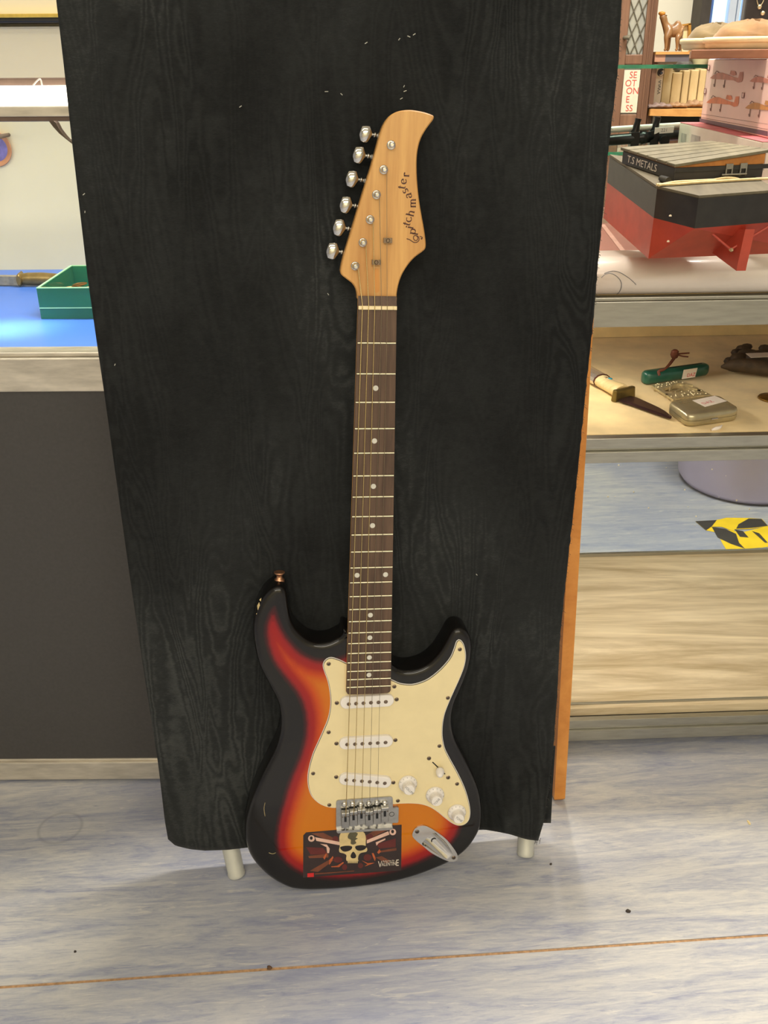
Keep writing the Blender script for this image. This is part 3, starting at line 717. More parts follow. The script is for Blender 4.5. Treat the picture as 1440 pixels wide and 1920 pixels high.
# selector switch
a_, b_ = [Vector(q) for q in zD([(675, 240), (872, 430)], ZP)]
d = (b_-a_); nn = Vector((-d.y, d.x)).normalized()*.0008
mb = MB(); mb.prism([tuple(a_+nn), tuple(b_+nn), tuple(b_-nn), tuple(a_-nn)], ZP-.0005, ZP+.0001, 0)
sw = mb.build('selector_switch', blackpl, gt)
for q in ((1035, 940), (1187, 1092)): screw(zC([q], ZP)[0], ZP, sw, .0029)
bs = Vector((*zD([(795, 345)], ZP)[0], ZP)); tpv = Vector((*zD([(792, 468)], ZP+.017)[0], ZP+.017)); dv = tpv-bs
MB().tube([bs, bs+dv*.3], .0012, n=8).build('lever', dullchrome, sw)
MB().tube([bs+dv*.18, bs+dv*.22, bs+dv*.4, bs+dv*.6, bs+dv*.85, bs+dv*.97, bs+dv*1.02], [.0030, .0054, .0058, .0052, .0038, .0024, .0006], n=16).build('switch_tip', white_pl, sw)
# bridge
ZB = -.0075
def pe(x, y, z=ZB): return zE([(x, y)], z)[0]
pl = [(195, 250), (205, 215), (235, 200), (700, 165), (1160, 133), (1195, 140), (1213, 165), (1216, 330), (1300, 322), (1320, 332), (1315, 585), (1295, 605), (1210, 605), (1206, 668), (1180, 690), (700, 722), (225, 752), (205, 735), (195, 690)]
mb = MB(); mb.prism([pe(*q) for q in pl], ZF-.0002, ZB, 0)
fl_ = [(197, 680), (1206, 610), (1206, 680), (1180, 692), (225, 754), (203, 738)]
mb.prism([pe(x, y) for x, y in [(197, 712), (1206, 650), (1206, 676), (1180, 692), (225, 754), (203, 738)]], ZB-.0005, ZB+.0045, 0)
bg = mb.build('bridge', dullchrome, gt, bevel=.0005); bg['label'] = 'chrome tremolo bridge plate'
SAD = [(362, 418, 688), (508, 388, 655), (650, 358, 622), (790, 388, 648), (932, 358, 618), (1072, 322, 580)]
for x, t0, t1 in SAD:
    zt = .0005; A_, B_ = Vector(pe(x, t0, zt)), Vector(pe(x, t1, zt-.004)); d = (B_-A_); Ls = d.length; M_ = frame3((A_.x, A_.y, 0), (-d.y, d.x, 0), (-d.x, -d.y, 0))
    mb = MB(); hw = .00505
    mb.hexa([(-hw, -Ls, -.0055), (hw, -Ls, -.0055), (hw, 0, -.0055), (-hw, 0, -.0055)], [(-hw, -Ls, -.0022), (hw, -Ls, -.0022), (hw, -.003, -.0006), (-hw, -.003, -.0006)], 0, M_)
    mb.hexa([(-hw, -.0055, -.0035), (hw, -.0055, -.0035), (hw, 0, -.0055), (-hw, 0, -.0055)], [(-hw, -.0045, .0012), (hw, -.0045, .0012), (hw, -.0008, .0016), (-hw, -.0008, .0016)], 0, M_)
    mb.hexa([(-.0018, -.0165, -.0026), (.0018, -.0165, -.0026), (.0018, -.0068, -.0018), (-.0018, -.0068, -.0018)], [(-.0018, -.0165, -.0014), (.0018, -.0165, -.0014), (.0018, -.0068, -.0006), (-.0018, -.0068, -.0006)], 1, M_)
    mb.tube([(0, -Ls-.0045, -.0043), (0, -Ls+.001, -.0043)], .0014, 0, M_, 8)
    for sx in (-1, 1): mb.lathe([(.0012, -.003), (.0012, .0004), (.0009, .0006)], M_ @ Matrix.Translation((sx*.0036, -.0078, -.0012)), 2, 8)
    mb.build('saddle', [dullchrome, blackpl, screw_m], bg, bevel=.0003, seg=1)
for x, y in ((345, 268), (490, 264), (640, 266), (785, 258), (930, 242), (1070, 242)):
    c = pe(x, y, ZB); MB().lathe([(.0040, -.0002), (.0040, .001), (.0032, .0022), (.0012, .0029), (.0002, .003)], Matrix.Translation((c[0], c[1], ZB)), n=16).build('pivot_screw', chrome, bg)
c = pe(1196, 447); MB().lathe([(.0036, -.0002), (.0036, .0003), (.0030, .0003), (.0030, -.001)], Matrix.Translation((c[0], c[1], ZB)), 0, 16).build('arm_socket', blackpl, bg)
# jack plate with a scooped cup
JO = [(362, 1400), (372, 1335), (408, 1280), (470, 1250), (560, 1240), (660, 1285), (790, 1368), (900, 1460), (990, 1570), (1050, 1660), (1070, 1730), (1048, 1785), (990, 1802), (900, 1786), (780, 1732), (640, 1650), (520, 1550), (420, 1470)]
ZJ = -.0095
jo = [p[:2] for p in spline(zD(JO, ZJ), 4)]; ji = [tuple(Vector(p)) for p in zD(JI, ZJ)]
ji = [p[:2] for p in spline(ji, 3)]
nj, ni = len(jo), len(ji)
res = delaunay_2d_cdt([Vector(p) for p in jo+ji], [(i, (i+1) % nj) for i in range(nj)]+[(nj+i, nj+(i+1) % ni) for i in range(ni)], [], 0, 1e-7)
vv = [(p.x, p.y, ZJ) for p in res[0]]; jpoly = [Vector(p) for p in ji]
fsj = [f for f in res[2] if not inside(sum((res[0][i] for i in f), Vector((0, 0)))/len(f), jpoly) and inside(sum((res[0][i] for i in f), Vector((0, 0)))/len(f), [Vector(p) for p in jo])]
mb = MB(); mb.add(vv, fsj, 0)
mb.add([(p[0], p[1], ZJ) for p in jo]+[(p[0], p[1], ZF) for p in inset(jo, -.0004)], [(i, (i+1) % nj, nj+(i+1) % nj, nj+i) for i in range(nj)], 0)
deep = Vector(zD([(640, 1470)], ZJ)[0]); tipj = Vector(zD([(960, 1715)], ZJ)[0]); axj = (tipj-deep).normalized(); Lj = (tipj-deep).length
def cup(p, k):
    c_ = Vector((p[0], p[1])); q = deep+(c_-deep)*(1-.45*k*k) if False else c_.lerp(deep+axj*max(-.002, min(Lj, (c_-deep).dot(axj)))*.80, .80*k**1.6)
    t_ = max(0, min(1, (q-deep).dot(axj)/Lj)); dp = .0095*(1-t_)**.8
    return (q.x, q.y, ZJ-dp*math.sin(k*math.pi/2))
mb.loft([[cup(p, k/6) for p in ji] for k in range(7)], 0, cap=False, smooth=True)
mb.add([cup(p, 1) for p in ji], [list(range(ni))], 0)
mb.add([cup(p, 0) for p in []], [])
jk = mb.build('jack_plate', chrome, gt); jk['label'] = 'chrome boat-shaped jack plate'
for q in ((435, 1330), (1008, 1737)): screw(zD([q], ZJ)[0], ZJ, jk, .0030)
MB().lathe([(.0046, 0), (.0046, .0012), (.0030, .0012), (.0030, -.001)], Matrix.Translation((*(deep+axj*.010), ZJ-.0088)), n=16).build('jack_socket', blackpl, jk)
# strap button on the upper horn
zs = ZF-.024
c0 = Vector((*g(524, 1090, zs), zs)); 
Ms = Matrix.Translation(c0) @ Matrix.Rotation(math.radians(-90), 4, 'X')
MB().lathe([(.0062, -.012), (.0062, .0030), (.0048, .0040), (.0036, .0065), (.0040, .0088), (.0066, .0112), (.0068, .0122), (.0060, .0128), (.0030, .0122)], Ms, n=24).build('strap_button', pm('copper_button', (200, 150, 116), .3, .9, .1, 200), gt)
# sticker (plain generic print: pale skull on brown rays, two pale bars, a band name)
ZS = ZF+.0003
def pk_(x, y): return g(560+x/7.2, 1530+y/7.2, ZS)
st_m = pm('sticker_print', (44, 30, 28), .35, 0, .25, 60, coat=.2)
mb = MB(); mb.prism([pk_(62, 262), (pk_(100, 222)), pk_(700, 172), pk_(1390, 118), pk_(1385, 735), pk_(60, 832)], ZS-.0002, ZS, 0)
stk = mb.build('sticker', st_m, gt); stk['label'] = 'dark brown sticker printed with a pale skull'
inks = [pm('ink_rust', (112, 62, 40), .4, 0, .25, 60), pm('ink_bone', (208, 186, 134), .4, 0, .15, 60), pm('ink_dark', (30, 24, 22), .4), pm('ink_pink', (216, 178, 160), .4, 0, .12, 60), pm('ink_copper', (178, 88, 46), .4, 0, .3, 120), pm('ink_white', (226, 216, 200), .4), pm('ink_red', (200, 40, 40), .4), pm('ink_wine', (92, 34, 30), .4, 0, .2, 60), pm('ink_olive', (86, 80, 58), .4, 0, .3, 120)]
lay = [0]
def pr(mb, pts_, m): 
    lay[0] += 1
    mb.add([(*pk_(x, y), ZS+.00004+.000004*lay[0]) for x, y in pts_], [list(range(len(pts_)))], m)
mb = MB()
for q in ([(170, 235), (330, 225), (540, 330), (520, 380)], [(800, 330), (1010, 200), (1200, 190), (900, 330)]): pr(mb, q, 0)
for q in ([(100, 420), (330, 430), (400, 520), (160, 520)], [(1050, 380), (1310, 300), (1310, 420), (1090, 440)]): pr(mb, q, 7)
for q in ([(130, 540), (400, 510), (400, 560), (140, 570)], [(150, 740), (430, 580), (470, 600), (260, 755)], [(1090, 470), (1320, 430), (1320, 465), (1090, 495)], [(1040, 560), (1120, 540), (1240, 610), (1180, 640)]): pr(mb, q, 0)
for cx, cy, rx, ry in ((495, 310, 40, 40), (960, 280, 45, 40), (530, 590, 60, 40), (930, 560, 55, 45), (620, 690, 35, 40), (835, 670, 35, 35)):
    pr(mb, arc(cx, cy, rx, ry, 0, 360, 18)[:-1], 7)
for q in ([(330, 560), (370, 500), (380, 515), (350, 590)], [(410, 600), (460, 540), (470, 560), (430, 640), (410, 660)], [(520, 670), (600, 620), (610, 632), (545, 690), (440, 690), (440, 680)], [(850, 600), (930, 635), (1030, 630), (960, 655), (890, 680), (930, 650)], [(985, 500), (1010, 500), (1040, 570), (1030, 610), (1010, 570)], [(1060, 490), (1090, 445), (1110, 480), (1080, 510)]): pr(mb, q, 4)
# two pale crossed bars with round eyes
for q in ([(220, 285), (560, 350), (560, 395), (240, 335)], [(920, 325), (1210, 205), (1225, 250), (920, 370)]): pr(mb, q, 3)
for q in ([(290, 375), (380, 385), (420, 440), (410, 500), (385, 500), (375, 420)], [(1040, 355), (1170, 300), (1170, 320), (1080, 365), (1050, 400)]): pr(mb, q, 3)
for cx, cy in ((172, 303), (1270, 215)):
    pr(mb, arc(cx, cy, 45, 44, 0, 360, 20)[:-1], 3); pr(mb, arc(cx-2, cy-6, 20, 24, 0, 360, 16)[:-1], 2)
# skull
pr(mb, spline([(555, 410), (548, 290), (575, 225), (640, 205), (735, 198), (830, 202), (885, 225), (906, 290), (905, 400), (925, 440), (915, 480), (850, 495), (815, 520), (800, 580), (805, 610), (735, 620), (660, 612), (640, 580), (645, 530), (610, 505), (555, 490), (545, 450)], 3), 1)
for q in ([(560, 420), (640, 400), (720, 410), (705, 455), (640, 480), (590, 470)], [(765, 408), (850, 392), (915, 410), (890, 450), (830, 468), (780, 455)], [(740, 480), (775, 530), (765, 565), (720, 570), (700, 545), (710, 510)]): pr(mb, spline(q, 3), 2)
for k in range(7): pr(mb, [(662+k*20, 602), (676+k*20, 600), (676+k*20, 634), (664+k*20, 636)], 1)
for k in range(8): pr(mb, [(658+k*20, 600), (662+k*20, 600), (662+k*20, 640), (658+k*20, 640)], 2)
pr(mb, spline([(670, 250), (720, 205), (800, 235), (770, 290), (800, 300), (760, 330), (780, 360), (740, 385), (700, 370), (705, 320), (665, 300)], 2), 8)
pr(mb, [(118, 772), (205, 765), (205, 820), (118, 826)], 6)
pr(mb, [(220, 772), (750, 735), (750, 745), (220, 790)], 0)
lay[0] += 1; zt_ = ZS+.00004+.000004*lay[0]
o_ = pk_(1080, 690); x_ = pk_(1370, 668); vx = Vector((x_[0]-o_[0], x_[1]-o_[1], 0)); vy = Vector((-vx.y, vx.x, 0))
def txt(s_, cx, cy, size, sx=1.0, m=5):
    c_ = pk_(cx, cy); text_shape(mb, s_, size, frame3((c_[0], c_[1], zt_), vx, vy), m, sx=sx)
txt('V', 1098, 654, .0150, .62); txt('ALENTIN', 1216, 648, .0088, .55); txt('E', 1332, 634, .0150, .6)
txt('Bullet For My', 1215, 604, .0032, .9)
mb.build('sticker_print', inks, stk)
# lacquer chips and scratches
mb = MB()
for q in ([(482, 1135), (486, 1128), (488, 1137), (484, 1146)], [(486, 1124), (490, 1120), (489, 1127)], [(480, 1150), (484, 1147), (482, 1153)]):
    zz = ZF-.004; mb.add([(*g(x, y, zz), zz+.0012) for x, y in q], [list(range(len(q)))], 0)
for q in ([(504, 1601), (511, 1602), (517, 1599)], [(497, 1505), (495, 1516), (497, 1530)]):
    P_ = spline([g(x, y, ZF) for x, y in q], 4, False)
    mb.tube([(p[0], p[1], ZF+armz(p)+.0002) for p in P_], .00035, 0, n=4)
mb.build('paint_chip', pm('bare_wood_chip', (190, 170, 120), .7, 0, .3, 200), gt, kind='stuff')
# ------------------------------------------------------------------ left display case
YL = 1.176
zl_ = lambda y, Y=YL, x=90: on_y(x, y, Y).z
XA, XB = -1.05, -.10
ztop = (zl_(226), zl_(199)); zr1, zr0 = zl_(672), zl_(735); zk1, zk0 = zl_(1429), zl_(1464)
zsh = on_y(90, 664, YL+.03).z-.002
lc = thing('display_case', ((XA+XB)/2, YL+.26, 0), 'left-hand display case with blue lining, aluminium rails and charcoal lower panel', 'display case')
MB().box(XA, XB, YL+.004, YL+.03, zk1-.01, zr0+.004).build('front_panel', panel_dark, lc)
MB().box(XA, XB, YL, YL+.035, zr0, zr1).box(XA, XB, YL+.006, YL+.035, zr1, zr1+.006).build('top_rail', alu_worn, lc, bevel=.0015)['label'] = 'scuffed aluminium counter rail'
kz = max(zk0, .006)
MB().box(XA, XB, YL-.002, YL+.03, kz, zk1).box(XA, XB, YL+.002, YL+.03, zk1, zk1+.004).build('kick_rail', alu_worn, lc, bevel=.001)
MB().box(XA, XB, YL+.006, YL+.03, 0, kz).build('plinth', blackpl, lc)
MB().box(XA, XB, YL+.03, 1.775, zsh-.02, zsh).build('lined_shelf', blue_card, lc)['label'] = 'blue lined display shelf'
for x in (XA, XB-.02): MB().box(x, x+.02, YL+.03, 1.775, 0, zsh-.02).build('side_panel', panel_dark, lc)
MB().box(XA, XB, 1.775, 1.79, 0, on_y(60, 50, 1.775).z).build('back_panel', cream_wall, lc)
MB().box(XA, XB, YL, YL+.03, ztop[0]+.004, ztop[1]).build('upper_rail', alu_worn, lc, bevel=.001)
MB().box(XA, XB, YL+.002, YL+.028, ztop[0]-.0005, ztop[0]+.0045).build('rail_lip', dark_metal, lc)
MB().box(XA, XB, YL+.012, YL+.016, zr1+.004, ztop[0]).build('glass_pane', glass('clear_glass', (.98, 1, .985), .35), lc)
for x in (XA, XB-.02): MB().box(x, x+.02, YL+.001, YL+.03, zr1, ztop[0]).build('post', alu_worn, lc)
arm_p = [on_y(x, y, YL+.045) for x, y in ((98, 222), (104, 234), (113, 246), (124, 258), (137, 268), (152, 275))]
mb = MB(); mb.loft([[p+Vector((a_*.0056+b_*.0, c_*.006, a_*-.0048)) for a_, c_ in ((-1, -1), (1, -1), (1, 1), (-1, 1))] for p in arm_p for b_ in (0,)], smooth=False)
mb.build('stay_arm', dark_metal, lc)['label'] = 'curved brown stay arm'
# fluorescent lamp above the case
Yl_ = YL+.06; zt0, zt1, zt2 = zl_(197, Yl_), zl_(160, Yl_), zl_(146, Yl_+.01)
lamp = thing('fluorescent_lamp', ((XA+XB)/2, Yl_, ztop[1]), 'glowing white fluorescent lamp lying along the left display case', 'lamp')
tube_m = emit('fluorescent_tube', (255, 246, 228), 4.0)
hh = (zt1-zt0)/2
mb = MB(); mb.tube([(XA+.02, Yl_, (zt0+zt1)/2), (XB-.02, Yl_, (zt0+zt1)/2)], hh, n=20); mb.build('tube', tube_m, lamp)
MB().box(XA, XB, Yl_+.012, Yl_+.034, ztop[1]-.02, zt2).build('housing', dark_metal, lamp, bevel=.002)
for x in (XA, XB-.02): MB().box(x, x+.02, Yl_-.02, Yl_+.02, ztop[1]-.003, zt1+.002).build('end_cap', white_pl, lamp, bevel=.002)
wl = [on_y(x, y, Yl_-.004) for x, y in ((62, 160), (71, 150), (76, 149), (79, 160))]
MB().tube([p for p in spline([tuple(q) for q in wl], 5, False)], .0010, n=5).build('wire_loop', white_pl, lamp)
l = bpy.data.lights.new('lamp_light', 'AREA'); l.shape = 'RECTANGLE'; l.size = .85; l.size_y = .03; l.energy = 2.6; l.color = (1, .95, .86)
lo = bpy.data.objects.new('lamp_light', l); lo.location = ((XA+XB)/2, Yl_+.04, zt0-.012); COL.objects.link(lo); lo.rotation_euler = (math.radians(25), 0, 0)
l = bpy.data.lights.new('shelf_glare_spot', 'SPOT'); l.energy = 30; l.spot_size = math.radians(24); l.spot_blend = 1.0; l.shadow_soft_size = .03; l.color = (.96, .98, 1)  # unseen spot added to make the pale glare patch on the blue shelf
lo = bpy.data.objects.new('shelf_glare_spot', l); lo.location = (-.72, 1.30, ztop[0]-.01); COL.objects.link(lo)
tgt = on_z(10, 618, zsh); lo.rotation_euler = (Vector(tgt)-lo.location).to_track_quat('-Z', 'Y').to_euler()
# picture frame low edge on the wall
zf0, zf1 = zl_(43, 1.77), zl_(29, 1.77)
pfm = thing('picture_frame', (-.6, 1.76, zf0), 'gold and black edged picture frame above the left display case', 'picture')
MB().box(-1.1, -.16, 1.764, 1.799, zf1-.004, zf1+.5).build('mount_board', cream_wall, pfm)
MB().box(-1.1, -.16, 1.752, 1.799, zf1-.011, zf1-.003).build('rail', blackpl, pfm, bevel=.002)
MB().box(-1.1, -.16, 1.749, 1.762, zf1-.004, zf1+.002).build('gilt_edge', pm('gilt', (206, 176, 84), .35, .6, .15, 80), pfm, bevel=.001)
# round plate hung on the case's back
pc = on_y(-13, 280, 1.76); Mp_ = Matrix.Translation((pc.x, 1.7745, pc.z)) @ Matrix.Rotation(math.radians(90), 4, 'X') @ Matrix.Scale(.62, 4)
pl_o = thing('decorative_plate', (pc.x, 1.77, pc.z-.045), 'small orange-rimmed purple plate hanging at the back of the blue-lined case', 'plate')
mb = MB(); mb.lathe([(.012, 0), (.030, .001), (.046, .010), (.0475, .0115), (.046, .0120), (.034, .006)], Mp_, n=32); mb.build('rim', pm('terracotta_rim', (196, 136, 96), .4, 0, .15, 40), pl_o)
MB().lathe([(.034, .0061), (.030, .0045), (.0005, .004)], Mp_, n=32).build('painted_centre', pm('violet_glaze', (120, 112, 176), .25, 0, .35, 60), pl_o)
kn = on_y(-5, 257, 1.72); MB().tube([(kn.x, 1.7745, kn.z), (kn.x, 1.725, kn.z), (kn.x, 1.715, kn.z)], [.003, .004, .006], n=12).build('hook', dark_metal, pl_o)
# green box with coins
gz = zsh+.0003; p_fl = on_z(80, 598, gz); fy = p_fl.y; xl = p_fl.x
zrim = on_y(72, 541, fy).z; dep = .17; xr = xl+.24; inn = on_y(80, 576, fy).z
gbx = glass('green_acrylic', (.07, .40, .25), .5, .28)
gb = thing('green_box', (xl+.12, fy+dep/2, gz), 'translucent green acrylic tray holding coins on the blue shelf', 'box')
fl2 = .004; th = .003
mb = MB()
mb.hexa([(xl, fy, gz), (xr, fy, gz), (xr, fy+dep, gz), (xl, fy+dep, gz)], [(xl-fl2, fy, zrim), (xr, fy, zrim), (xr, fy+th, zrim), (xl-fl2, fy+th, zrim)]) if False else None
mb.box(xl-.002, xr, fy, fy+th, gz, zrim); mb.box(xl-.002, xr, fy+dep-th, fy+dep, gz, zrim)
mb.box(xl-.002, xl-.002+th, fy+th, fy+dep-th, gz, zrim); mb.box(xr-th, xr, fy+th, fy+dep-th, gz, zrim)
mb.build('walls', gbx, gb)
MB().box(xl+.001, xr-th, fy+th, fy+dep-th, inn-.003, inn).build('inner_floor', gbx, gb)
edge_m = pm('pale_green_edge', (150, 206, 160), .3, 0, .1, 60)
MB().box(xl-.0022, xr, fy-.0004, fy+th, zrim, zrim+.0012).box(xl-.0022, xl+.001, fy+th, fy+dep-th, zrim, zrim+.0012).box(xl-.0022, xr, fy+dep-th, fy+dep, zrim, zrim+.0012).box(xl-.002, xr, fy-.0006, fy, inn-.002, inn-.0005).build('edge', edge_m, gb)
coin_m = pm('bronze_coin', (170, 112, 62), .3, .8, .25, 120)
cx0 = on_z(130, 534, inn+.006).x
for k, (dx, dy, dz, tl) in enumerate(((-.018, .12, 0, 0), (.006, .115, 0, 5), (.014, .135, .0021, -7), (.034, .12, 0, 0), (.026, .10, .0021, 6))):
    M_ = Matrix.Translation((cx0+dx, fy+dy, inn+dz+.0004+abs(tl)*.00022)) @ Matrix.Rotation(math.radians(tl), 4, 'Y')
    mb = MB().lathe([(.0118, 0), (.0122, .0004), (.0122, .0014), (.0112, .0018), (.0108, .0015)], M_, n=24, smooth=False)
    c = mb.build('coin', coin_m)
    tag(c, 'bronze coin lying in the translucent green tray', 'coin', 'bronze coins in the green tray')
# dagger lying behind the tray
dz_ = zsh+.0004
P0 = on_z(-70, 530, dz_+.004); P1 = on_z(38, 531, dz_+.004); P2 = on_z(112, 522, dz_+.006)
ax_ = (P1-P0); ax_.z = 0; ax_.normalize(); ay_ = Vector((-ax_.y, ax_.x, 0))
Md = Matrix(((ax_.x, ay_.x, 0, P1.x), (ax_.y, ay_.y, 0, P1.y), (0, 0, 1, dz_), (0, 0, 0, 1)))
dg = thing('dagger', (P1.x, P1.y, dz_), 'old dagger with brass guard lying on the blue shelf behind the green tray', 'dagger')
bl = (P1-P0).length
mb = MB(); up_ = [(-bl, .0)] + [(-bl*k/12, .011+.001*(k % 2)) for k in range(11, -1, -1)]; lo_ = [(-bl*k/12, -.011-.0012*(k % 2)) for k in range(0, 12)]
mb.prism([(p[0], p[1]*.55) for p in up_+lo_], .002, .0165, 0, Md)
mb.build('blade', pm('old_steel', (168, 156, 132), .4, .7, .25, 90), dg, bevel=.0004)
br_m = pm('aged_brass', (132, 110, 66), .4, .6, .25, 90)
mb = MB(); mb.loft([[(x_, y_, .0115+.0095*math.sin(t_*math.pi/4)) if False else (x_, y_, .0115+r_*math.sin(t_*math.pi/4)) for t_ in range(8) for x_, y_ in ((k_+.004*math.cos(t_*math.pi/4), yy),)] for k_, yy, r_ in ((.004, -.014, .008), (.004, -.012, .0112), (.002, 0, .0112), (.0, .012, .0112), (-.002, .014, .007))], 0, Md)
mb.build('guard', br_m, dg)
mb = MB(); mb.tube([(.002, 0, .011), (.015, 0, .0115), (.04, 0, .0115), (.07, 0, .0110), (.085, 0, .011)], [.009, .0105, .0110, .0095, .011], 0, Md, 12); mb.build('grip', br_m, dg)
# ------------------------------------------------------------------ right display case
YR, YAW = 1.245, math.radians(2.3)
C0 = Vector((.30, YR, 0)); MR = Matrix.Translation(C0) @ Matrix.Rotation(YAW, 4, 'Z'); MRi = MR.inverted()
NF = (MR.to_3x3() @ Vector((0, -1, 0)))
def zf(y, x=1250, v=0.0): return on_plane(x, y, C0-NF*v, NF).z
def uv(x, y, z): p = MRi @ on_z(x, y, z); return (p.x, p.y)
def rp(x, y, z): return on_z(x, y, z)
U0, U1 = -.11, .95
zb0, zb1 = zf(1384), zf(1330); zs0, zs1 = zf(866), zf(819); zt0, zt1 = zf(612), zf(556)
DEP = uv(1250, 1036, zb1)[1]; znos = zf(497)+.006
rc = thing('display_case', MR @ Vector((.4, .25, 0)), 'right-hand aluminium-framed display case with knives inside and a model boat on top', 'display case')
def cb(name, mat, *bx, **k):
    mb = MB()
    for b_ in bx: mb.box(*b_, 0, MR)
    return mb.build(name, mat, rc, **k)
lam = wood('ash_laminate', (174, 154, 118), (246, 232, 202), 11, (.11, 1, 1), .38, (.36, .68), .15, 2.0)
suede = pm('tan_suede', (230, 205, 150), .9, 0, .16, 14, bump=.1, sheen=.2)
cb('base_deck', lam, (U0, U1, .014, DEP, zb1-.018, zb1-.004))['label'] = 'pale ash laminate bottom deck'
h = zb1-zb0
cb('bottom_track', alu, (U0, U1, .0, .012, zb0, zb0+h*.36), (U0, U1, .004, .018, zb0+h*.36, zb0+h*.48), (U0, U1, -.001, .010, zb0+h*.48, zb0+h*.72), (U0, U1, .010, .026, zb0+h*.60, zb0+h*.64), (U0, U1, .024, .028, zb0+h*.60, zb0+h*.98), bevel=.0008)
for u in (.345, U0+.05, U1-.08): cb('foot', blackpl, (u, u+.05, .03, .08, 0, zb0+.004))
h = zs1-zs0
cb('middle_track', alu, (U0, U1, .0, .014, zs0, zs0+h*.44), (U0, U1, .006, .022, zs0+h*.44, zs0+h*.56), (U0, U1, .001, .016, zs0+h*.56, zs1-.0012), (U0, U1, .016, .024, zs0+h*.5, zs1-.0125), bevel=.0008)
cb('middle_shelf', suede, (U0, U1, .0165, DEP, zs1-.012, zs1-.001))['label'] = 'tan suede-lined middle shelf'
cb('top_rail', alu, (U0, U1, .0, .02, zt0, zt1-.006), (U0, U1, .003, .02, zt1-.006, zt1-.001), bevel=.001)
zd = znos-.006
nm_ = pm('white_edging', (214, 204, 192), .28, 0, .04, 12, coat=.2)
mb = MB(); R1 = (znos-zt1)/2+.001; yc = .020; prof = []
for k in range(15):
    a_ = -math.pi/2-math.pi*.0-math.pi*k/14; prof.append((yc+R1*1.1*math.cos(a_)*1.0, zt1+R1+R1*math.sin(a_)))
prof = [(.075, zt1)]+[(yc+R1*1.05*math.cos(math.radians(t_)), zt1+R1+R1*math.sin(math.radians(t_))) for t_ in range(270, 85, -15)]+[(.075, znos)]
mb.loft([[MR @ Vector((u, p[0], p[1])) for p in prof] for u in (U0, U1)], smooth=True)
ed_o = mb.build('rounded_edging', nm_, rc); ed_o['label'] = 'white rounded counter edging'
ink = MB()
for curve in ([(1124, 518), (1131, 512), (1141, 510), (1151, 514), (1160, 524), (1162, 538), (1159, 554)], [(1130, 510), (1145, 506), (1158, 508), (1172, 516), (1182, 524), (1189, 531)]):
    P_ = []
    for x, y in spline(curve, 4, False):
        q = on_plane(x, y, C0-NF*.004, NF); lz = max(-.98, min(.98, (q.z-zt1-R1)/R1)); v_ = yc-R1*1.05*math.sqrt(1-lz*lz)
        u_ = (MRi @ q).x; P_.append(MR @ Vector((u_, v_-.0003, q.z)))
    ink.tube(P_, .0005, n=4)
ink.build('pen_mark', grey_ink, ed_o)
redbrown = pm('red_brown_top', (118, 74, 62), .45, 0, .12, 16)
cb('counter_top', redbrown, (U0, U1, .075, DEP, zd-.014, zd))
pale_strip = pm('pale_joint', (150, 112, 98), .5)
a_, b_ = rp(1137, 431, zd), rp(1188, 497, zd); dd = Vector((b_.x-a_.x, b_.y-a_.y)).normalized(); nn_ = Vector((-dd.y, dd.x))*.0035
mb = MB(); mb.prism([tuple(Vector(a_[:2])-dd*.05+nn_), tuple(Vector(b_[:2])+dd*.0+nn_), tuple(Vector(b_[:2])-nn_), tuple(Vector(a_[:2])-dd*.05-nn_)], zd, zd+.0008); mb.build('joint_strip', pale_strip, rc)
for u in (U0, U1-.02):
    cb('post', alu, (u, u+.02, .0, .02, zb0, zt0), bevel=.001); cb('post', alu, (u, u+.02, DEP-.02, DEP, zb0, zd-.014), bevel=.001)
cb('back_sill', alu, (U0+.02, U1-.02, DEP-.004, DEP+.004, zb1-.006, zb1+.0025))
cb('back_glass', glass('showcase_glass', (.84, .88, .87), .5), (U0+.02, U1-.02, DEP-.001, DEP+.001, zb1+.002, zs1-.02))  # grey tint dims the floor beyond, standing in for weaker light there
cb('back_panel', suede, (U0+.02, U1-.02, DEP-.006, DEP, zs1, zd-.014))
dm = MB()
for x, y in ((1143, 867), (1160, 872), (1140, 931), (1153, 931), (1188, 922), (1284, 918), (1216, 952), (1290, 950), (1305, 968), (1335, 880), (1361, 892), (1348, 932), (1381, 938), (1405, 954), (1378, 966), (1303, 985), (1080, 1034), (1249, 877)):
    p = on_plane(x, y, C0-NF*(DEP-.003), NF); dm.lathe([(.0014, 0), (.0014, .0006), (.0004, .0009)], Matrix.Translation(p) @ Matrix.Rotation(math.radians(90), 4, 'X') @ Matrix.Scale(random.uniform(.6, 1.4), 4), n=7)
dm.build('dust_speck', pm('white_speck', (236, 232, 214), .5), rc, kind='stuff')
# unseen lamps added behind the cloth to brighten the left of both shelves
for zz_, e_ in ((zs0-.004, 2.0), (zt0-.004, .6)):
    pL = MR @ Vector((-.02, .17, zz_))
    MB().box(-.035, -.005, .05, .29, zz_-.010, zz_+.004, 0, MR).build('added_case_lamp', white_pl, rc)
    l = bpy.data.lights.new('added_case_light', 'AREA'); l.shape = 'RECTANGLE'; l.size = .025; l.size_y = .22; l.energy = e_; l.color = (1, .92, .78)
    lo = bpy.data.objects.new('added_case_light', l); COL.objects.link(lo); lo.location = pL+Vector((0, 0, -.012)); lo.rotation_euler = (0, math.radians(-38), YAW)
# things on the suede shelf ------------------------------------------------------
zm = zs1-.001+.0004
def P(x, y, h_=0): return rp(x, y, zm+h_)
def flatM(A, B, z):
    d = Vector((B.x-A.x, B.y-A.y, 0)).normalized(); return Matrix(((d.x, -d.y, 0, A.x), (d.y, d.x, 0, A.y), (0, 0, 1, z), (0, 0, 0, 1)))
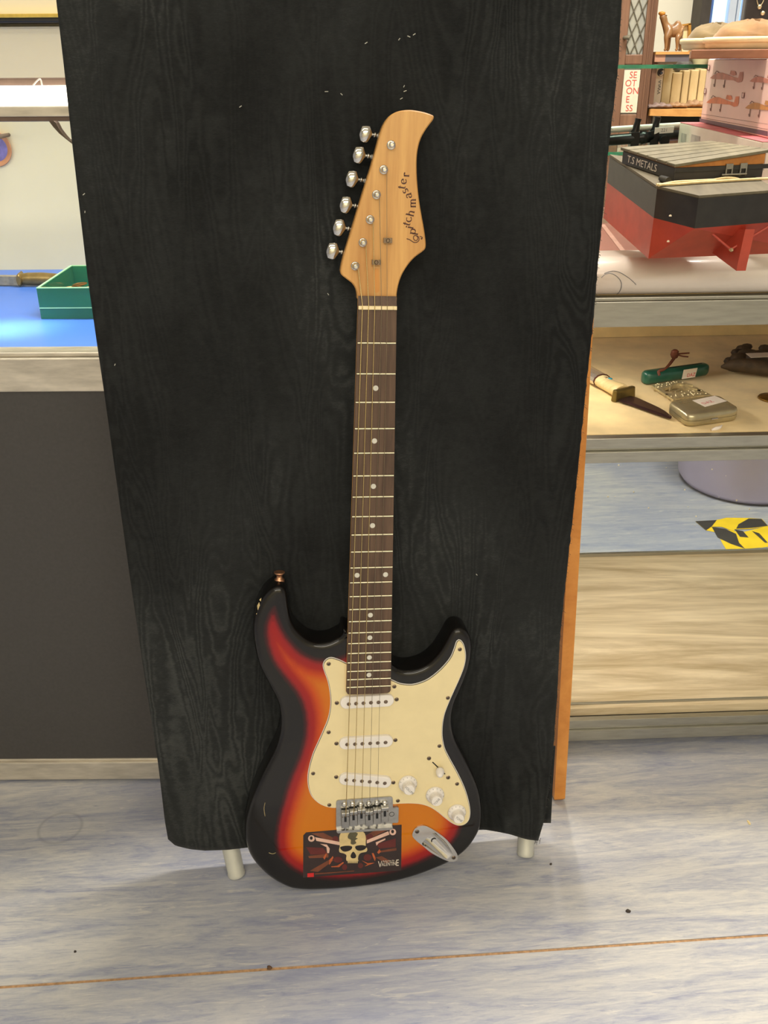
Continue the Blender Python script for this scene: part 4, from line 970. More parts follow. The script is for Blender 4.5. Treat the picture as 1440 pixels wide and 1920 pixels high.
# bone-handled knife
A, B, E_ = P(1104, 702, .01), P(1170, 738, .01), P(1268, 782, .004)
Mk = flatM(B, E_, zm); Lb = (Vector((E_.x-B.x, E_.y-B.y))).length; Lh = Vector((A.x-B.x, A.y-B.y)).length+.02
kn_ = thing('hunting_knife', (B.x, B.y, zm), 'bone-handled hunting knife with brass guard and dark curved blade on the suede', 'knife')
mb = MB(); bw = .0155
blade = [(0.004, bw), (Lb*.35, bw*.95), (Lb*.7, bw*.45), (Lb*.9, -.004), (Lb, -.0115), (Lb*.85, -.0130), (Lb*.6, -.0148), (Lb*.3, -bw), (.004, -bw)]
bo = [p[:2] for p in spline(blade, 4)]
mb.loft([[(p[0], p[1], .0030) for p in bo], [(p[0], p[1], .0036) for p in bo], [(p[0]*.97+.001, p[1]*.72+.001, .0052) for p in bo]], 0, Mk, smooth=False)
mb.build('blade', pm('dark_blade', (84, 62, 60), .2, .6, .2, 60), kn_)
mb = MB(); mb.hexa([(-.006, -.022, 0), (.004, -.022, 0), (.004, .022, 0), (-.006, .022, 0)], [(-.005, -.020, .019), (.003, -.020, .019), (.003, .021, .019), (-.005, .021, .019)], 0, Mk)
mb.build('guard', pm('guard_brass', (128, 112, 66), .35, .8, .15, 90), kn_, bevel=.002)
Mh = flatM(B, A, zm); bone_m = wood('carved_bone', (206, 178, 120), (240, 222, 172), 26, (.15, 1, 1), .35)
mb = MB(); rings_ = []
for x_, w_, h_ in ((.004, .0125, .021), (.015, .0130, .022), (.03, .0115, .0200), (.045, .0105, .0190), (.06, .0110, .0200), (Lh*.8, .0125, .022), (Lh, .0115, .020)):
    rings_.append([(x_, 1.25*w_*math.cos(t_*math.pi/6), .0005+h_/2+h_/2*math.sin(t_*math.pi/6)) for t_ in range(12)])
mb.loft(rings_, 0, Mh); hd = mb.build('handle', bone_m, kn_)
mb = MB()
for k in range(3): mb.box(.052+.0045*k, .0535+.0045*k, -.003, .002, .0185, .0202, 0, Mh)
mb.loft([[(x_, .0158*math.cos(t_*math.pi/6), .0005+.011+.0112*math.sin(t_*math.pi/6)) for t_ in range(12)] for x_ in (.0655, .0671)], 0, Mh, smooth=False); mb.build('ink_notch', brown_ink, hd)
MB().lathe([(.0042, 0), (.0038, .0012), (.002, .0018), (.0003, .002)], Mh @ Matrix.Translation((.050, -.0045, .0185)), n=14).build('turquoise_stone', pm('turquoise', (46, 150, 176), .15, 0, .15, 90, coat=.4), hd)
sil = pm('silver_cap', (226, 218, 206), .2, .8, .05, 60)
mb = MB(); mb.loft([[(x_, (w_)*math.cos(t_*math.pi/6), .0005+h_/2+h_/2*math.sin(t_*math.pi/6)) for t_ in range(12)] for x_, w_, h_ in ((.0672, .0154, .0215), (Lh+.001, .0160, .0225), (Lh+.003, .0135, .02))], 0, Mh, smooth=False); mb.build('pommel_cap', sil, hd)
# green pocket knife
A, B = P(1218, 706, .012), P(1314, 692, .012); Mg = flatM(A, B, zm); L_ = Vector((B.x-A.x, B.y-A.y)).length
gk = thing('pocket_knife', (A.x, A.y, zm), 'closed green pocket knife with a brown leather thong and red-written tag', 'knife')
green_m = pm('green_scales', (34, 92, 76), .28, 0, .18, 50, coat=.3)
mb = MB(); rings_ = []
for x_, w_, h_ in ((-.0125, .003, .012), (-.0115, .007, .019), (-.006, .0105, .0225), (.01, .0115, .0225), (L_*.5, .011, .021), (L_-.006, .0105, .021), (L_+.006, .0095, .021), (L_+.011, .007, .017), (L_+.012, .003, .010)):
    rings_.append([(x_, w_*math.copysign(abs(math.cos(t_*math.pi/8))**.7, math.cos(t_*math.pi/8)), .0115+h_/2*math.copysign(abs(math.sin(t_*math.pi/8))**.7, math.sin(t_*math.pi/8))) for t_ in range(16)])
mb.loft(rings_, 0, Mg); gh = mb.build('handle', green_m, gk)
mb = MB(); mb.box(.0, L_, -.0012, .0012, .0222, .0226, 0, Mg); mb.build('blade_slot', blackpl, gh)
tagm = pm('paper_tag', (236, 226, 214), .7, 0, .03, 60); redink = pm('red_ink', (214, 84, 92), .6, 0, .15, 200)
x0 = L_*.54
mb = MB(); mb.hexa([(x0, -.0124, .004), (x0+.027, -.0122, .004), (x0+.027, -.0116, .004), (x0, -.0118, .004)], [(x0+.002, -.0124, .0195), (x0+.030, -.0120, .0195), (x0+.030, -.0114, .0195), (x0+.002, -.0118, .0195)], 0, Mg)
text_shape(mb, 'DAZ', .0085, Mg @ frame3((x0+.018, -.01265, .009), (1, .01, .0), (0, 0, 1)), 1, extr=.0001); mb.build('price_tag', [tagm, redink], gk)
th_m = pm('leather_thong', (104, 54, 34), .6, 0, .2, 120)
kb = P(1233, 702, .022); kt = P(1266, 690, .040); T_ = Mg.translation
pts_ = [tuple(P(1236, 704, .020)), tuple(P(1234, 696, .026)), tuple(P(1242, 695, .027)), tuple(P(1250, 688, .031)), tuple(P(1262, 672, .036))]
for k_, (dx_, dz2) in enumerate(((0, 0), (.003, .001))):
    MB().tube([Vector(p)+Vector((dx_*(.3+i*.1), 0, dz2*i*.3)) for i, p in enumerate(spline(pts_, 4, False))], .0016, n=6).build('thong', th_m, gk)
kc = P(1265, 664, .037); MB().lathe([(.0005, -.007), (.005, -.006), (.0072, -.001), (.006, .004), (.0065, .005), (.003, .0078), (.0004, .008)], Matrix.Translation(kc), n=14).build('knot', th_m, gk)
MB().tube([kc, P(1278, 663, .037), P(1292, 662, .036)], .0014, n=6).tube([kc, P(1280, 668, .035), P(1290, 669, .033)], .0014, n=6).build('thong_end', th_m, gk)
# buckle under the tin
Q = [P(x, y, .006) for x, y in ((1222, 724), (1283, 716), (1334, 742), (1262, 750))]
silv = pm('old_silver', (206, 192, 152), .3, .55, .3, 160)
def lerpq(s, t): return (Q[0]*(1-s)+Q[1]*s)*(1-t)+(Q[3]*(1-s)+Q[2]*s)*t
bk = thing('belt_buckle', P(1275, 735), 'pierced silver belt buckle lying behind the pocket tin', 'buckle')
mb = MB(); dz0 = Vector((0, 0, -.0025)); dz1 = Vector((0, 0, .0005))
def strip(s0, s1, t0, t1, ar=0.0, n=10, hz=.0012):
    for k in range(n):
        a1, a2 = s0+(s1-s0)*k/n, s0+(s1-s0)*(k+1)/n; f1, f2 = ar*math.sin(math.pi*k/n), ar*math.sin(math.pi*(k+1)/n)
        b4 = [lerpq(a1, t0-f1), lerpq(a2, t0-f2), lerpq(a2, t1-f2), lerpq(a1, t1-f1)]
        mb.hexa([p+dz0 for p in b4], [p+Vector((0, 0, hz)) for p in b4])
strip(0, 1, 0, .3, .05); strip(0, 1, .62, 1, .05); strip(0, .12, .25, .7); strip(.88, 1, .25, .7)
strip(.3, .95, .33, .38, .18, 10, .004); strip(.3, .9, .58, .62, .14, 10, .003)
mb.build('frame', silv, bk)
mb = MB()
for k in range(52):
    s_ = random.uniform(.03, .97); t_ = random.choice((random.uniform(-.02, .24), random.uniform(.62, .95))); c = lerpq(s_, t_-.05*math.sin(math.pi*s_))
    mb.lathe([(.0016, 0), (.0013, .0012), (.0003, .0017)], Matrix.Translation(c+Vector((0, 0, .001))), n=7)
mb.build('ornament', silv, bk, kind='stuff')
# feet of the buckle down to the suede
mb = MB()
for s_, t_ in ((.05, .1), (.95, .1), (.05, .9), (.95, .9)):
    c = lerpq(s_, t_); mb.box(c.x-.002, c.x+.002, c.y-.002, c.y+.002, zm, c.z-.002)
mb.build('prong', silv, bk)
# pocket tin
hT = .020; Q2 = [P(x, y, hT) for x, y in ((1252, 750), (1345, 737), (1391, 765), (1290, 778))]
ce = sum(Q2, Vector())/4; ua = ((Q2[1]-Q2[0])+(Q2[2]-Q2[3]))/4; va = ((Q2[3]-Q2[0])+(Q2[2]-Q2[1]))/4; ua.z = va.z = 0
tin = thing('pocket_tin', (ce.x, ce.y, zm), 'silvery rectangular pocket tin with a red-written label on its lid', 'tin')
def rr(k, n=6, c=.34):
    o_ = []
    for sx, sy, a0 in ((1, 1, 0), (-1, 1, 90), (-1, -1, 180), (1, -1, 270)):
        for i in range(n):
            a_ = math.radians(a0+90*i/(n-1)); o_.append((sx*(1-c)+c*math.cos(a_), sy*(1-c)+c*math.sin(a_)))
    return [ce+ua*(x*(1-.06*k))+va*(y*(1-.09*k)) for x, y in o_]
lv = lambda k, z: [Vector((p.x, p.y, zm+z)) for p in rr(k)]
tin_m = pm('tin_metal', (178, 168, 136), .25, .6, .12, 30)
MB().loft([lv(1.2, 0), lv(.3, .0015), lv(0, .005), lv(0, .0088)]).build('base', tin_m, tin)
MB().loft([lv(.05, .0092), lv(0, .0100), lv(0, .0145), lv(.5, .0182), lv(1.6, .0196), lv(4, .0200)]).build('lid', tin_m, tin)
MB().tube([ce-va*1.01-ua*.1+Vector((0, 0, -hT+.0095)) if False else Vector((ce.x, ce.y, zm+.0088))+va*1.02-ua*.12, Vector((ce.x, ce.y, zm+.0088))+va*1.02+ua*.12], .0016, n=8).build('clasp', chrome, tin)
L4 = [P(x, y, hT+.0002) for x, y in ((1298, 751), (1340, 742), (1363, 752), (1322, 763))]
lb = MB(); lb.hexa(L4, [p+Vector((0, 0, .0002)) for p in L4]); lu = L4[2]-L4[3]; lvv = L4[0]-L4[3]
text_shape(lb, 'DAZ', .0105, frame3(P(1327, 754.5, hT+.0006), lu, lvv), 1, sx=1.05); lb.build('label', [tagm, redink], tin)
# dark pressed leather creature shape at the right edge
crv = thing('dark_carving', P(1420, 690), 'dark crinkled leathery carving with a paper tag at the back of the suede', 'carving')
dk_m = pm('dark_crinkled_hide', (72, 58, 42), .7, 0, .35, 70, bump=.6)
mb = MB(); A, B = P(1352, 688, .0135), P(1500, 700, .0140)
mb.tube([A.lerp(B, t_)+Vector((0, .004*math.sin(t_*9), .006*math.sin(math.pi*min(1, t_*1.2)))) for t_ in [k/12 for k in range(13)]], [.002, .007, .011, .0115, .0118, .012, .0125, .012, .012, .012, .012, .012, .010], n=12)
mb.build('body', dk_m, crv)
mb = MB()
for x, y, r_, h_ in ((1370, 668, .006, .016), (1380, 658, .005, .024), (1392, 655, .007, .026), (1376, 676, .006, .014), (1386, 668, .009, .02), (1400, 664, .010, .022), (1416, 668, .011, .022), (1432, 664, .010, .022), (1398, 653, .005, .03), (1431, 655, .005, .03)):
    r_ *= 1.5; mb.lathe([(.0004, -r_), (r_*.7, -r_*.7), (r_, 0), (r_*.75, r_*.65), (.0004, r_*.9)], Matrix.Translation(P(x, y+10, .012)+Vector((0, 0, h_*.8-.0125))) @ Matrix.Scale(1.5, 4, (1, .3, 0)), n=9)
mb.build('knobbly_back', dk_m, crv)
L4 = [P(x, y, .034) for x, y in ((1398, 663), (1450, 661), (1452, 669), (1408, 671))]
lb = MB().hexa(L4, [p+Vector((0, 0, .0006)) for p in L4]); lb.build('paper_tag', tagm, crv)
mb = MB(); c = P(1450, 748, .0); mb.lathe([(.022, 0), (.0235, .001), (.0225, .003), (.012, .0045), (.0005, .005)], Matrix.Translation(c), n=28)
tag(mb.build('brass_disc', pm('dull_brass', (150, 116, 54), .35, .8, .2, 60)), 'dull brass disc at the right end of the suede shelf', 'disc')
mb = MB(); mb.tube([P(1335, 806, .0015), P(1342, 804, .002), P(1349, 802, .0022), P(1354, 797, .0016)], [.0014, .0030, .0026, .0006], n=8)
tag(mb.build('paper_scrap', tagm), 'white scrap of paper near the front edge of the suede shelf', 'paper')
# model boat -------------------------------------------------------------------
tb = .10
bz = .905
yA = 1.30
def bplane(x, y, dz=0.0): return on_plane(x, y, (0, yA, bz+dz), (0, -tb, 1))
deckpx = [(1143, 293), (1232, 353), (1310, 371), (1445, 361)]
D = [bplane(*q) for q in deckpx]
D[3] = D[2]+(D[3]-D[2])*1.12
back_l = D[0]; back_r = D[3]+(D[0]-D[1])*.42
band = .0335; dn = Vector((0, tb*0, -1))
plan = [back_l, D[1], D[2], D[3], back_r]
bt = thing('model_boat', (D[1].x+.08, D[1].y+.1, zd), 'model boat with red hull and black topsides resting on the right-hand display case', 'model boat')
blk = pm('worn_black_paint', (38, 36, 33), .45, 0, .3, 60, coat=.1); red = pm('red_hull_paint', (166, 60, 42), .42, 0, .12, 50)
deckm = wood('grey_deck', (76, 69, 52), (110, 101, 80), 16, (1, .2, 1), .7)
mb = MB(); n_ = len(plan); lo5 = [p+dn*band for p in plan]
mb.add(plan+lo5, [(i, (i+1) % n_, n_+(i+1) % n_, n_+i) for i in range(n_)]+[list(range(n_, 2*n_))], 0); mb.build('topsides', blk, bt)
mb = MB(); cen = sum(plan, Vector())/n_
d2 = [cen+(p-cen)*1.0 for p in plan]; mb.add([p+Vector((0, 0, .0025)) for p in d2]+[p+Vector((0, 0, -.001)) for p in d2], [list(range(n_))]+[(i, (i+1) % n_, n_+(i+1) % n_, n_+i) for i in range(n_)]); mb.build('deck', deckm, bt)
# red lower hull: side to the chine, raked counter under the stern
kA = on_plane(1230, 486, D[1], Vector((0, -1, 0))); zk = max(kA.z, zd+.004)
kl = Vector((D[1].x+.0, D[1].y+.004, zk)); kback = kl+(back_l-D[1]); kback.z = zk+.02
kr = Vector((D[3].x+.075, D[1].y+.030, zk+.002)); krb = Vector((back_r.x, back_r.y, zk+.02))
U = lo5
mb = MB(); V_ = [U[0], U[1], U[2], U[3], U[4], kback, kl, kr, krb]
mb.add(V_, [(0, 1, 6, 5), (1, 2, 6), (2, 3, 7, 6), (3, 4, 8, 7), (4, 0, 5, 8), (5, 6, 7, 8)]); mb.build('lower_hull', red, bt)
# skeg with V struts
s_top = D[2].lerp(D[3], .30); sx = on_plane(1305, 470, D[2]+Vector((0, .03, 0)), Vector((0, -1, 0))).x
yk = D[2].y+.005; zt_ = lo5[2].z-.002; zbt = on_plane(1400, 507, (0, yk, 0), (0, -1, 0)).z
x_r = on_plane(1405, 440, (0, yk, 0), (0, -1, 0)).x
mb = MB(); tk = .0055
yb_ = yk+.055
mb.add([(x_r-tk, yk, zt_), (x_r+tk, yk, zt_), (x_r+tk-.004, yk-.002, zbt), (x_r-tk-.004, yk-.002, zbt), (x_r-tk-.012, yb_, zt_-.01), (x_r+tk-.012, yb_, zt_-.01), (x_r+tk-.018, yb_, zbt+.012), (x_r-tk-.018, yb_, zbt+.012)],
       [(0, 1, 2, 3), (4, 7, 6, 5), (0, 4, 5, 1), (3, 2, 6, 7), (0, 3, 7, 4), (1, 5, 6, 2)]); mb.build('skeg', red, bt)
hub = Vector((x_r-.016, yk+.008, on_plane(1388, 470, (0, yk, 0), (0, -1, 0)).z))
for q in (Vector((hub.x-.045, yk+.016, hub.z+.034)), Vector((hub.x+.058, yk+.016, hub.z+.034))):
    MB().tube([hub, q], .0016, n=6).build('strut', red, bt)
mb = MB().lathe([(.0022, 0), (.0022, .004), (.0008, .006)], Matrix.Translation(hub) @ Matrix.Rotation(math.radians(90), 4, 'X'), n=10); mb.build('shaft_end', silv, bt)
mb = MB()
for x, y, pl in ((1257, 404, 0), (1275, 409, 0), (1253, 452, 0)):
    p = on_plane(x, y, D[1].lerp(D[2], .4)+Vector((0, -.006, 0)), Vector((.2, -1, 0))); mb.lathe([(.0018, -.001), (.0014, .0005), (.0003, .001)], Matrix.Translation(p), n=6)
mb.build('paint_fleck', pm('pale_fleck', (206, 190, 160), .6), bt, kind='stuff')
# lidded sample box on the boat's deck
hb = .030
N_, FL_, FR_ = [bplane(*q) +Vector((0, 0, .003)) for q in ((1262, 345), (1165, 311), (1428, 337))]
BK_ = FL_+FR_-N_
upz = Vector((0, -.0, 1)); hN = on_plane(1262, 315, N_, Vector((0, -1, 0))).z-N_.z
mbx = thing('metal_sample_box', N_, 'slatted-lid black box lettered T.S METALS sitting on the model boat', 'box')
tp = [p+upz*hN for p in (FL_, N_, FR_, BK_)]
mb = MB(); mb.hexa([FL_, N_, FR_, BK_], tp)
eF = (FR_-N_).normalized(); eS = (FL_-N_).normalized(); outw = eF.cross(eS); outF = Vector((eF.y, -eF.x, 0)).normalized(); outS = Vector((-eS.y, eS.x, 0)).normalized()
if outF.y > 0: outF = -outF
if outS.dot(eF) > 0: outS = -outS
bx_o = mb.build('box_body', pm('black_box_paint', (40, 36, 32), .5, 0, .2, 60), mbx, bevel=.0008)
mb = MB(); mb.hexa([N_+outF*.0015+upz*(hN-.005)+eF*.0, FR_+outF*.0015+upz*(hN-.005)+eF*.006, FR_+outF*.0+upz*(hN-.005)+eF*.006, N_+upz*(hN-.005)], [N_+outF*.0015+upz*hN, FR_+outF*.0015+upz*hN+eF*.006, FR_+upz*hN+eF*.006, N_+upz*hN]); mb.build('lip', blk, mbx)
# hinged lid wedge, opening a little at the right
hw_ = .0135
lidm = wood('lid_pine', (150, 92, 36), (186, 122, 54), 30, (1, .2, 1), .5)
wl_ = [tp[1], tp[2], tp[3], tp[0]]; ww = [p+upz*(.0012, hw_, .004, .0008)[i] for i, p in enumerate(wl_)]
ins_ = lambda p: p
mb = MB(); mb.hexa([p+upz*.0003 for p in wl_], ww); mb.build('lid_frame', lidm, mbx)
slm = wood('grey_slats', (88, 82, 62), (122, 114, 90), 22, (1, .3, 1), .6)
NS = 6
SA, SB, SC, SD = ww[0], ww[1], ww[2], ww[3]               # near-left, near-right, far-right, far-left
SA = SA-eF*.002-eS*.004; SB = SB+eF*.006-eS*.004; SC = SC+eF*.006+eS*.004; SD = SD-eF*.002+eS*.004
for k in range(NS):
    f0, f1 = k/NS+.012, (k+1)/NS-.012
    q = [SA.lerp(SD, f0), SB.lerp(SC, f0), SB.lerp(SC, f1), SA.lerp(SD, f1)]
    cut = .0 if k == 0 else .0
    MB().hexa(q, [p+upz*.0035 for p in q]).build('slat', slm, mbx, bevel=.0006)
mb = MB(); q = [SA.lerp(SD, .03), SB.lerp(SC, .03)-eF*.006, SC.lerp(SB, .03)-eF*.006, SD.lerp(SA, .03)]; mb.hexa([p+upz*.0001 for p in q], [p+upz*.0012 for p in q]); mb.build('slat_backing', pm('slat_gap', (84, 68, 46), .8), mbx)
fc = (N_+FL_)/2+upz*hN*.48+outS*.0004
mb = MB(); text_shape(mb, 'T.S METALS', hN*.80, frame3(FL_.lerp(N_, .40)+upz*hN*.50+outS*.0005, -eS, upz), sx=1.08); mb.build('painted_lettering', pm('white_paint_letters', (210, 202, 186), .6, 0, .1, 200), mbx)
for t_ in (.60, .76):
    p = N_.lerp(FR_, t_)+upz*hN*.62+outF*.002
    mb = MB(); M_ = frame3(p, eF, upz)
    mb.box(-.0045, .0045, .002, .008, -.0008, .0008, 0, M_).box(-.0045, -.003, -.006, .008, -.0008, .001, 0, M_).box(.003, .0045, -.006, .008, -.0008, .001, 0, M_)
    mb.build('clasp_loop', dullchrome, mbx)
mb = MB(); mb.tube([N_.lerp(FR_, .52)+upz*hN*.33+outF*.0025, N_.lerp(FR_, .80)+upz*hN*.33+outF*.0025], .0016, n=8); mb.build('clasp_bar', dullchrome, mbx)
# looped twine on the deck
tw_m = pm('raffia_twine', (214, 190, 138), .7, 0, .15, 120)
tw = thing('twine_loop', bplane(1330, 348)+Vector((0, 0, .003)), 'pale twine loop with a black toggle lying on the boat deck', 'twine')
def dpt(x, y, h_=.0045): return bplane(x, y, 0)+Vector((0, 0, h_))
for crv_ in ([(1246, 347), (1290, 345), (1330, 339), (1358, 334), (1380, 335), (1390, 340), (1380, 343)], [(1230, 354), (1262, 353), (1300, 350), (1350, 347), (1400, 344), (1450, 342)], [(1234, 355), (1258, 350), (1280, 348), (1340, 345)]):
    f_ = (lambda x, y: on_plane(x, y, N_+outF*.007, outF)) if crv_[0] == (1246, 347) else dpt
    MB().tube([tuple(f_(*q)) for q in spline(crv_, 4, False)], .0017, n=6).build('strand', tw_m, tw)
MB().tube([dpt(1238, 344, .006), dpt(1252, 349, .006)], [.0035, .0042], n=10).build('toggle', blackpl, tw)
# white box and printed pink box behind --------------------------------------------
zw = .935
Fw = [on_z(1275, 229, zw), on_z(1445, 269, zw)]
dw = (Fw[1]-Fw[0]); dw.z = 0; Lw = dw.length; dw.normalize(); ow = Vector((-dw.y, dw.x, 0))
if ow.x < 0: ow = -ow
O_ = Fw[0]; Ew = Fw[0]+dw*(Lw-.03)
wbm = pm('white_carton', (222, 206, 190), .55, 0, .04, 30); pinkm = pm('rose_print', (206, 104, 110), .5, 0, .15, 30)
wbx = thing('white_carton', (O_+Ew)/2+ow*.11-Vector((0, 0, zw-zd-.0003)), 'white carton with grey printed squares and a rose top under the pink box', 'box')
bl4 = [O_, Ew, Ew+ow*.22, O_+ow*.22]
z0v = lambda p, z: Vector((p.x, p.y, z))
MB().hexa([z0v(p, zd+.0003) for p in bl4], [z0v(p, zw-.0005) for p in bl4]).build('carton', wbm, wbx, bevel=.0015)
MB().hexa([z0v(p, zw-.0005) for p in bl4], [z0v(p, zw) for p in bl4]).build('rose_lid', pinkm, wbx)
fM = lambda o_, z, lift=.0004: frame3(Vector((o_.x, o_.y, z))-ow*lift, dw, (0, 0, 1))
gp = pm('grey_print', (176, 164, 154), .6, 0, .2, 80)
mb = MB(); M_ = fM(O_, zw)
for x, y, w_, h_ in ((.035, -.022, .03, .014), (.105, -.022, .05, .018), (.20, -.025, .045, .02), (.30, -.024, .035, .02), (.40, -.022, .015, .02), (.425, -.022, .012, .02), (.03, -.045, .06, .016), (.11, -.048, .07, .016), (.02, -.066, .03, .012), (.2, -.05, .05, .012)):
    mb.box(x-w_/2, x+w_/2, y-h_/2, y+h_/2, -.0001, .0002, 0, M_)
mb.build('print', gp, wbx)
zp1 = on_plane(1328, 113, Fw[0], ow).z; zp1 = 1.028
Pa, Pb = on_z(1313, 229, zw), on_z(1447, 262, zw)
dp = (Pb-Pa); dp.z = 0; Lp = dp.length; dp.normalize(); op = Vector((-dp.y, dp.x, 0))
if op.x < 0: op = -op
pkm = pm('pink_carton', (238, 198, 186), .5, 0, .05, 12)
pbx = thing('pink_carton', (Pa+Pb)/2+op*.1+Vector((0, 0, .0004)), 'pink carton printed with orange helicopters standing on the white carton', 'box')
bl4 = [Pa, Pb, Pb+op*.19, Pa+op*.19]
MB().hexa([z0v(p, zw+.0004) for p in bl4], [z0v(p, zp1) for p in bl4]).build('carton', pkm, pbx, bevel=.0015)
orange_p = pm('orange_print', (222, 120, 76), .55, 0, .18, 60); purp = pm('purple_band', (96, 66, 84), .5, 0, .15, 40); mauve = pm('mauve_print', (196, 122, 104), .55, 0, .2, 60); tanp = pm('amber_print', (196, 132, 66), .55, 0, .2, 60); lnp = pm('brown_line', (120, 64, 56), .6)
def pq(x, y): 
    q = on_plane(x, y, Pa, op); return ((q-Pa).dot(dp), q.z)
mb = MB(); M_ = frame3(Vector((Pa.x, Pa.y, 0))-op*.0004, dp, (0, 0, 1)); ly = [0]
def pp_(pts_, m): ly[0] += 1; mb.add([(*pq(1290+x/9.6, 90+y/9.6), .00002*ly[0]) for x, y in pts_], [list(range(len(pts_)))], m, M_)
pp_([(212, 1265), (1440, 1500), (1440, 1590), (212, 1330)], 1)
pp_([(215, 1180), (1440, 1370), (1440, 1376), (215, 1186)], 4); pp_([(212, 1240), (1440, 1462), (1440, 1470), (212, 1248)], 4)
def heli(ox, oy, m, sc_=1.0):
    f = lambda L: [(ox+x*sc_, oy+y*sc_+x*.12*sc_) for x, y in L]
    pp_(f([(0, 110), (60, 50), (150, -5), (230, -10), (330, 15), (420, 40), (500, 50), (530, -60), (590, -70), (580, 60), (560, 110), (500, 130), (420, 100), (300, 105), (180, 110), (60, 120)]), m)
    pp_(f([(350, 0), (370, -70), (450, -65), (470, -5), (420, 20)]), m)
    for a_, b_ in (((90, 115), (70, 255)), ((260, 110), (240, 250))):
        pp_(f([a_, (a_[0]+12, a_[1]), (b_[0]+12, b_[1]), b_]), 4); pp_(f([(b_[0]-6, b_[1]-50), (b_[0]+18, b_[1]-50), (b_[0]+16, b_[1]), (b_[0]-4, b_[1])]), 4)
    pp_(f([(80, 20), (120, -35), (170, -10), (160, 0), (120, -22), (90, 25)]), 4)
heli(335, 870, 0); heli(400, 430, 2, 1.02); heli(1035, 970, 3); heli(1120, 500, 2, .9)
for x, y in ((365, 300), (300, 725), (985, 800)): pp_([(x, y), (x+42, y+6), (x+30, y+108), (x-8, y+104)], 4); pp_([(x+8, y+12), (x+34, y+16), (x+24, y+92), (x+4, y+88)], 5)
mb.build('helicopter_print', [orange_p, purp, mauve, tanp, lnp, pkm], pbx)
# wooden tray with two cloth-topped baskets on the pink carton
yT = Pa.y-.28; zt_a = zp1+.0004
x0 = on_y(1296, 100, yT).x; zt_b = on_y(1330, 93, yT).z
tm_ = wood('tray_mahogany', (130, 82, 58), (172, 116, 84), 20, (.15, 1, 1), .5)
MTr = Matrix.Translation((x0, yT, 0)) @ Matrix.Rotation(-math.atan2(x0, yT)+.01, 4, 'Z')
tray = MB().box(0, .5, 0, .26, zt_a, max(zt_b, zt_a+.01), 0, MTr); tro = tray.build('wooden_board', tm_, bevel=.0012)
tag(tro, 'reddish wooden board lying across the top of the pink carton', 'board')
ztt = max(zt_b, zt_a+.01)+.0004
bkm = pm('cream_wicker', (226, 212, 172), .6, 0, .12, 30, (1, 1, 6))
for x, rad, yv, capc, lab, lab2, hpx in ((1340, .046, yT+.14, (112, 92, 54), 'smaller cream basket on the left of the wooden board', 'olive brown cloth cap heaped in the smaller basket', (72, 44)), (1408, .060, yT+.06, (138, 100, 56), 'larger cream basket at the right of the wooden board', 'tan cloth cap heaped in the larger basket', (69, 38))):
    c = on_y(x, 85, yv); zr = on_y(x, hpx[0], yv-rad*.8).z; zc = on_y(x, hpx[1], yv).z
    Mb_ = Matrix.Translation((c.x, yv, ztt))
    hB = zr-ztt
    bs_o = thing('basket', (c.x, yv, ztt), lab, 'basket')
    MB().lathe([(rad*.92, 0), (rad, .003), (rad*1.02, hB-.006), (rad*1.06, hB-.003), (rad*1.06, hB), (rad*.96, hB), (rad*.93, .006)], Mb_, n=36).build('bowl', bkm, bs_o)
    MB().lathe([(rad*1.03, hB-.007), (rad*1.075, hB-.0055), (rad*1.075, hB-.0005), (rad*1.03, hB+.0005)], Mb_, n=36).build('rim_band', bkm, bs_o)
    hC = zc-ztt; mb = MB(); rg = []
    for k in range(9):
        t_ = k/8*.985; r_ = rad*.9*math.sqrt(max(0.0008, 1-t_**2.2)); z_ = hB*.55+(hC-hB*.55)*t_
        rg.append([(r_*(1+.05*math.sin(a_*3+k))*math.cos(a_), r_*(1+.04*math.sin(a_*5+k*.7))*math.sin(a_), z_+.0025*math.sin(a_*4+k*1.3)) for a_ in [2*math.pi*i/28 for i in range(28)]])
    mb.loft(rg, 0, Mb_)
    co = mb.build('cloth_cap', pm('cap_cloth_%d' % x, capc, .85, 0, .18, 40, bump=.25, sheen=.2)); tag(co, lab2, 'cap')
# necklace bust on the board
mb = MB(); bxp = on_y(1432, 40, yT+.3); mb.box(bxp.x-.035, bxp.x+.12, yT+.29, yT+.31, ztt, bxp.z+.14); 
nd = thing('necklace_stand', (bxp.x+.04, yT+.30, ztt), 'black necklace board with pale pendants behind the baskets', 'jewellery stand')
mb.build('board', pm('black_velvet', (34, 30, 28), .8, 0, .2, 60, sheen=.2), nd, bevel=.004)
for x, y in ((1424, 13), (1430, 25)):
    p = on_y(x, y, yT+.287); MB().lathe([(.0005, -.001), (.0035, 0), (.0030, .002), (.0012, .0028)], Matrix.Translation(p) @ Matrix.Rotation(math.radians(90), 4, 'X'), n=12).build('pendant', silv, nd)
mb = MB(); mb.tube([tuple(on_y(x, y, yT+.286)) for x, y in spline([(1418, -10), (1420, 4), (1424, 12), (1431, 3), (1434, -10)], 4, False)], .0007, n=5); mb.build('chain', silv, nd)
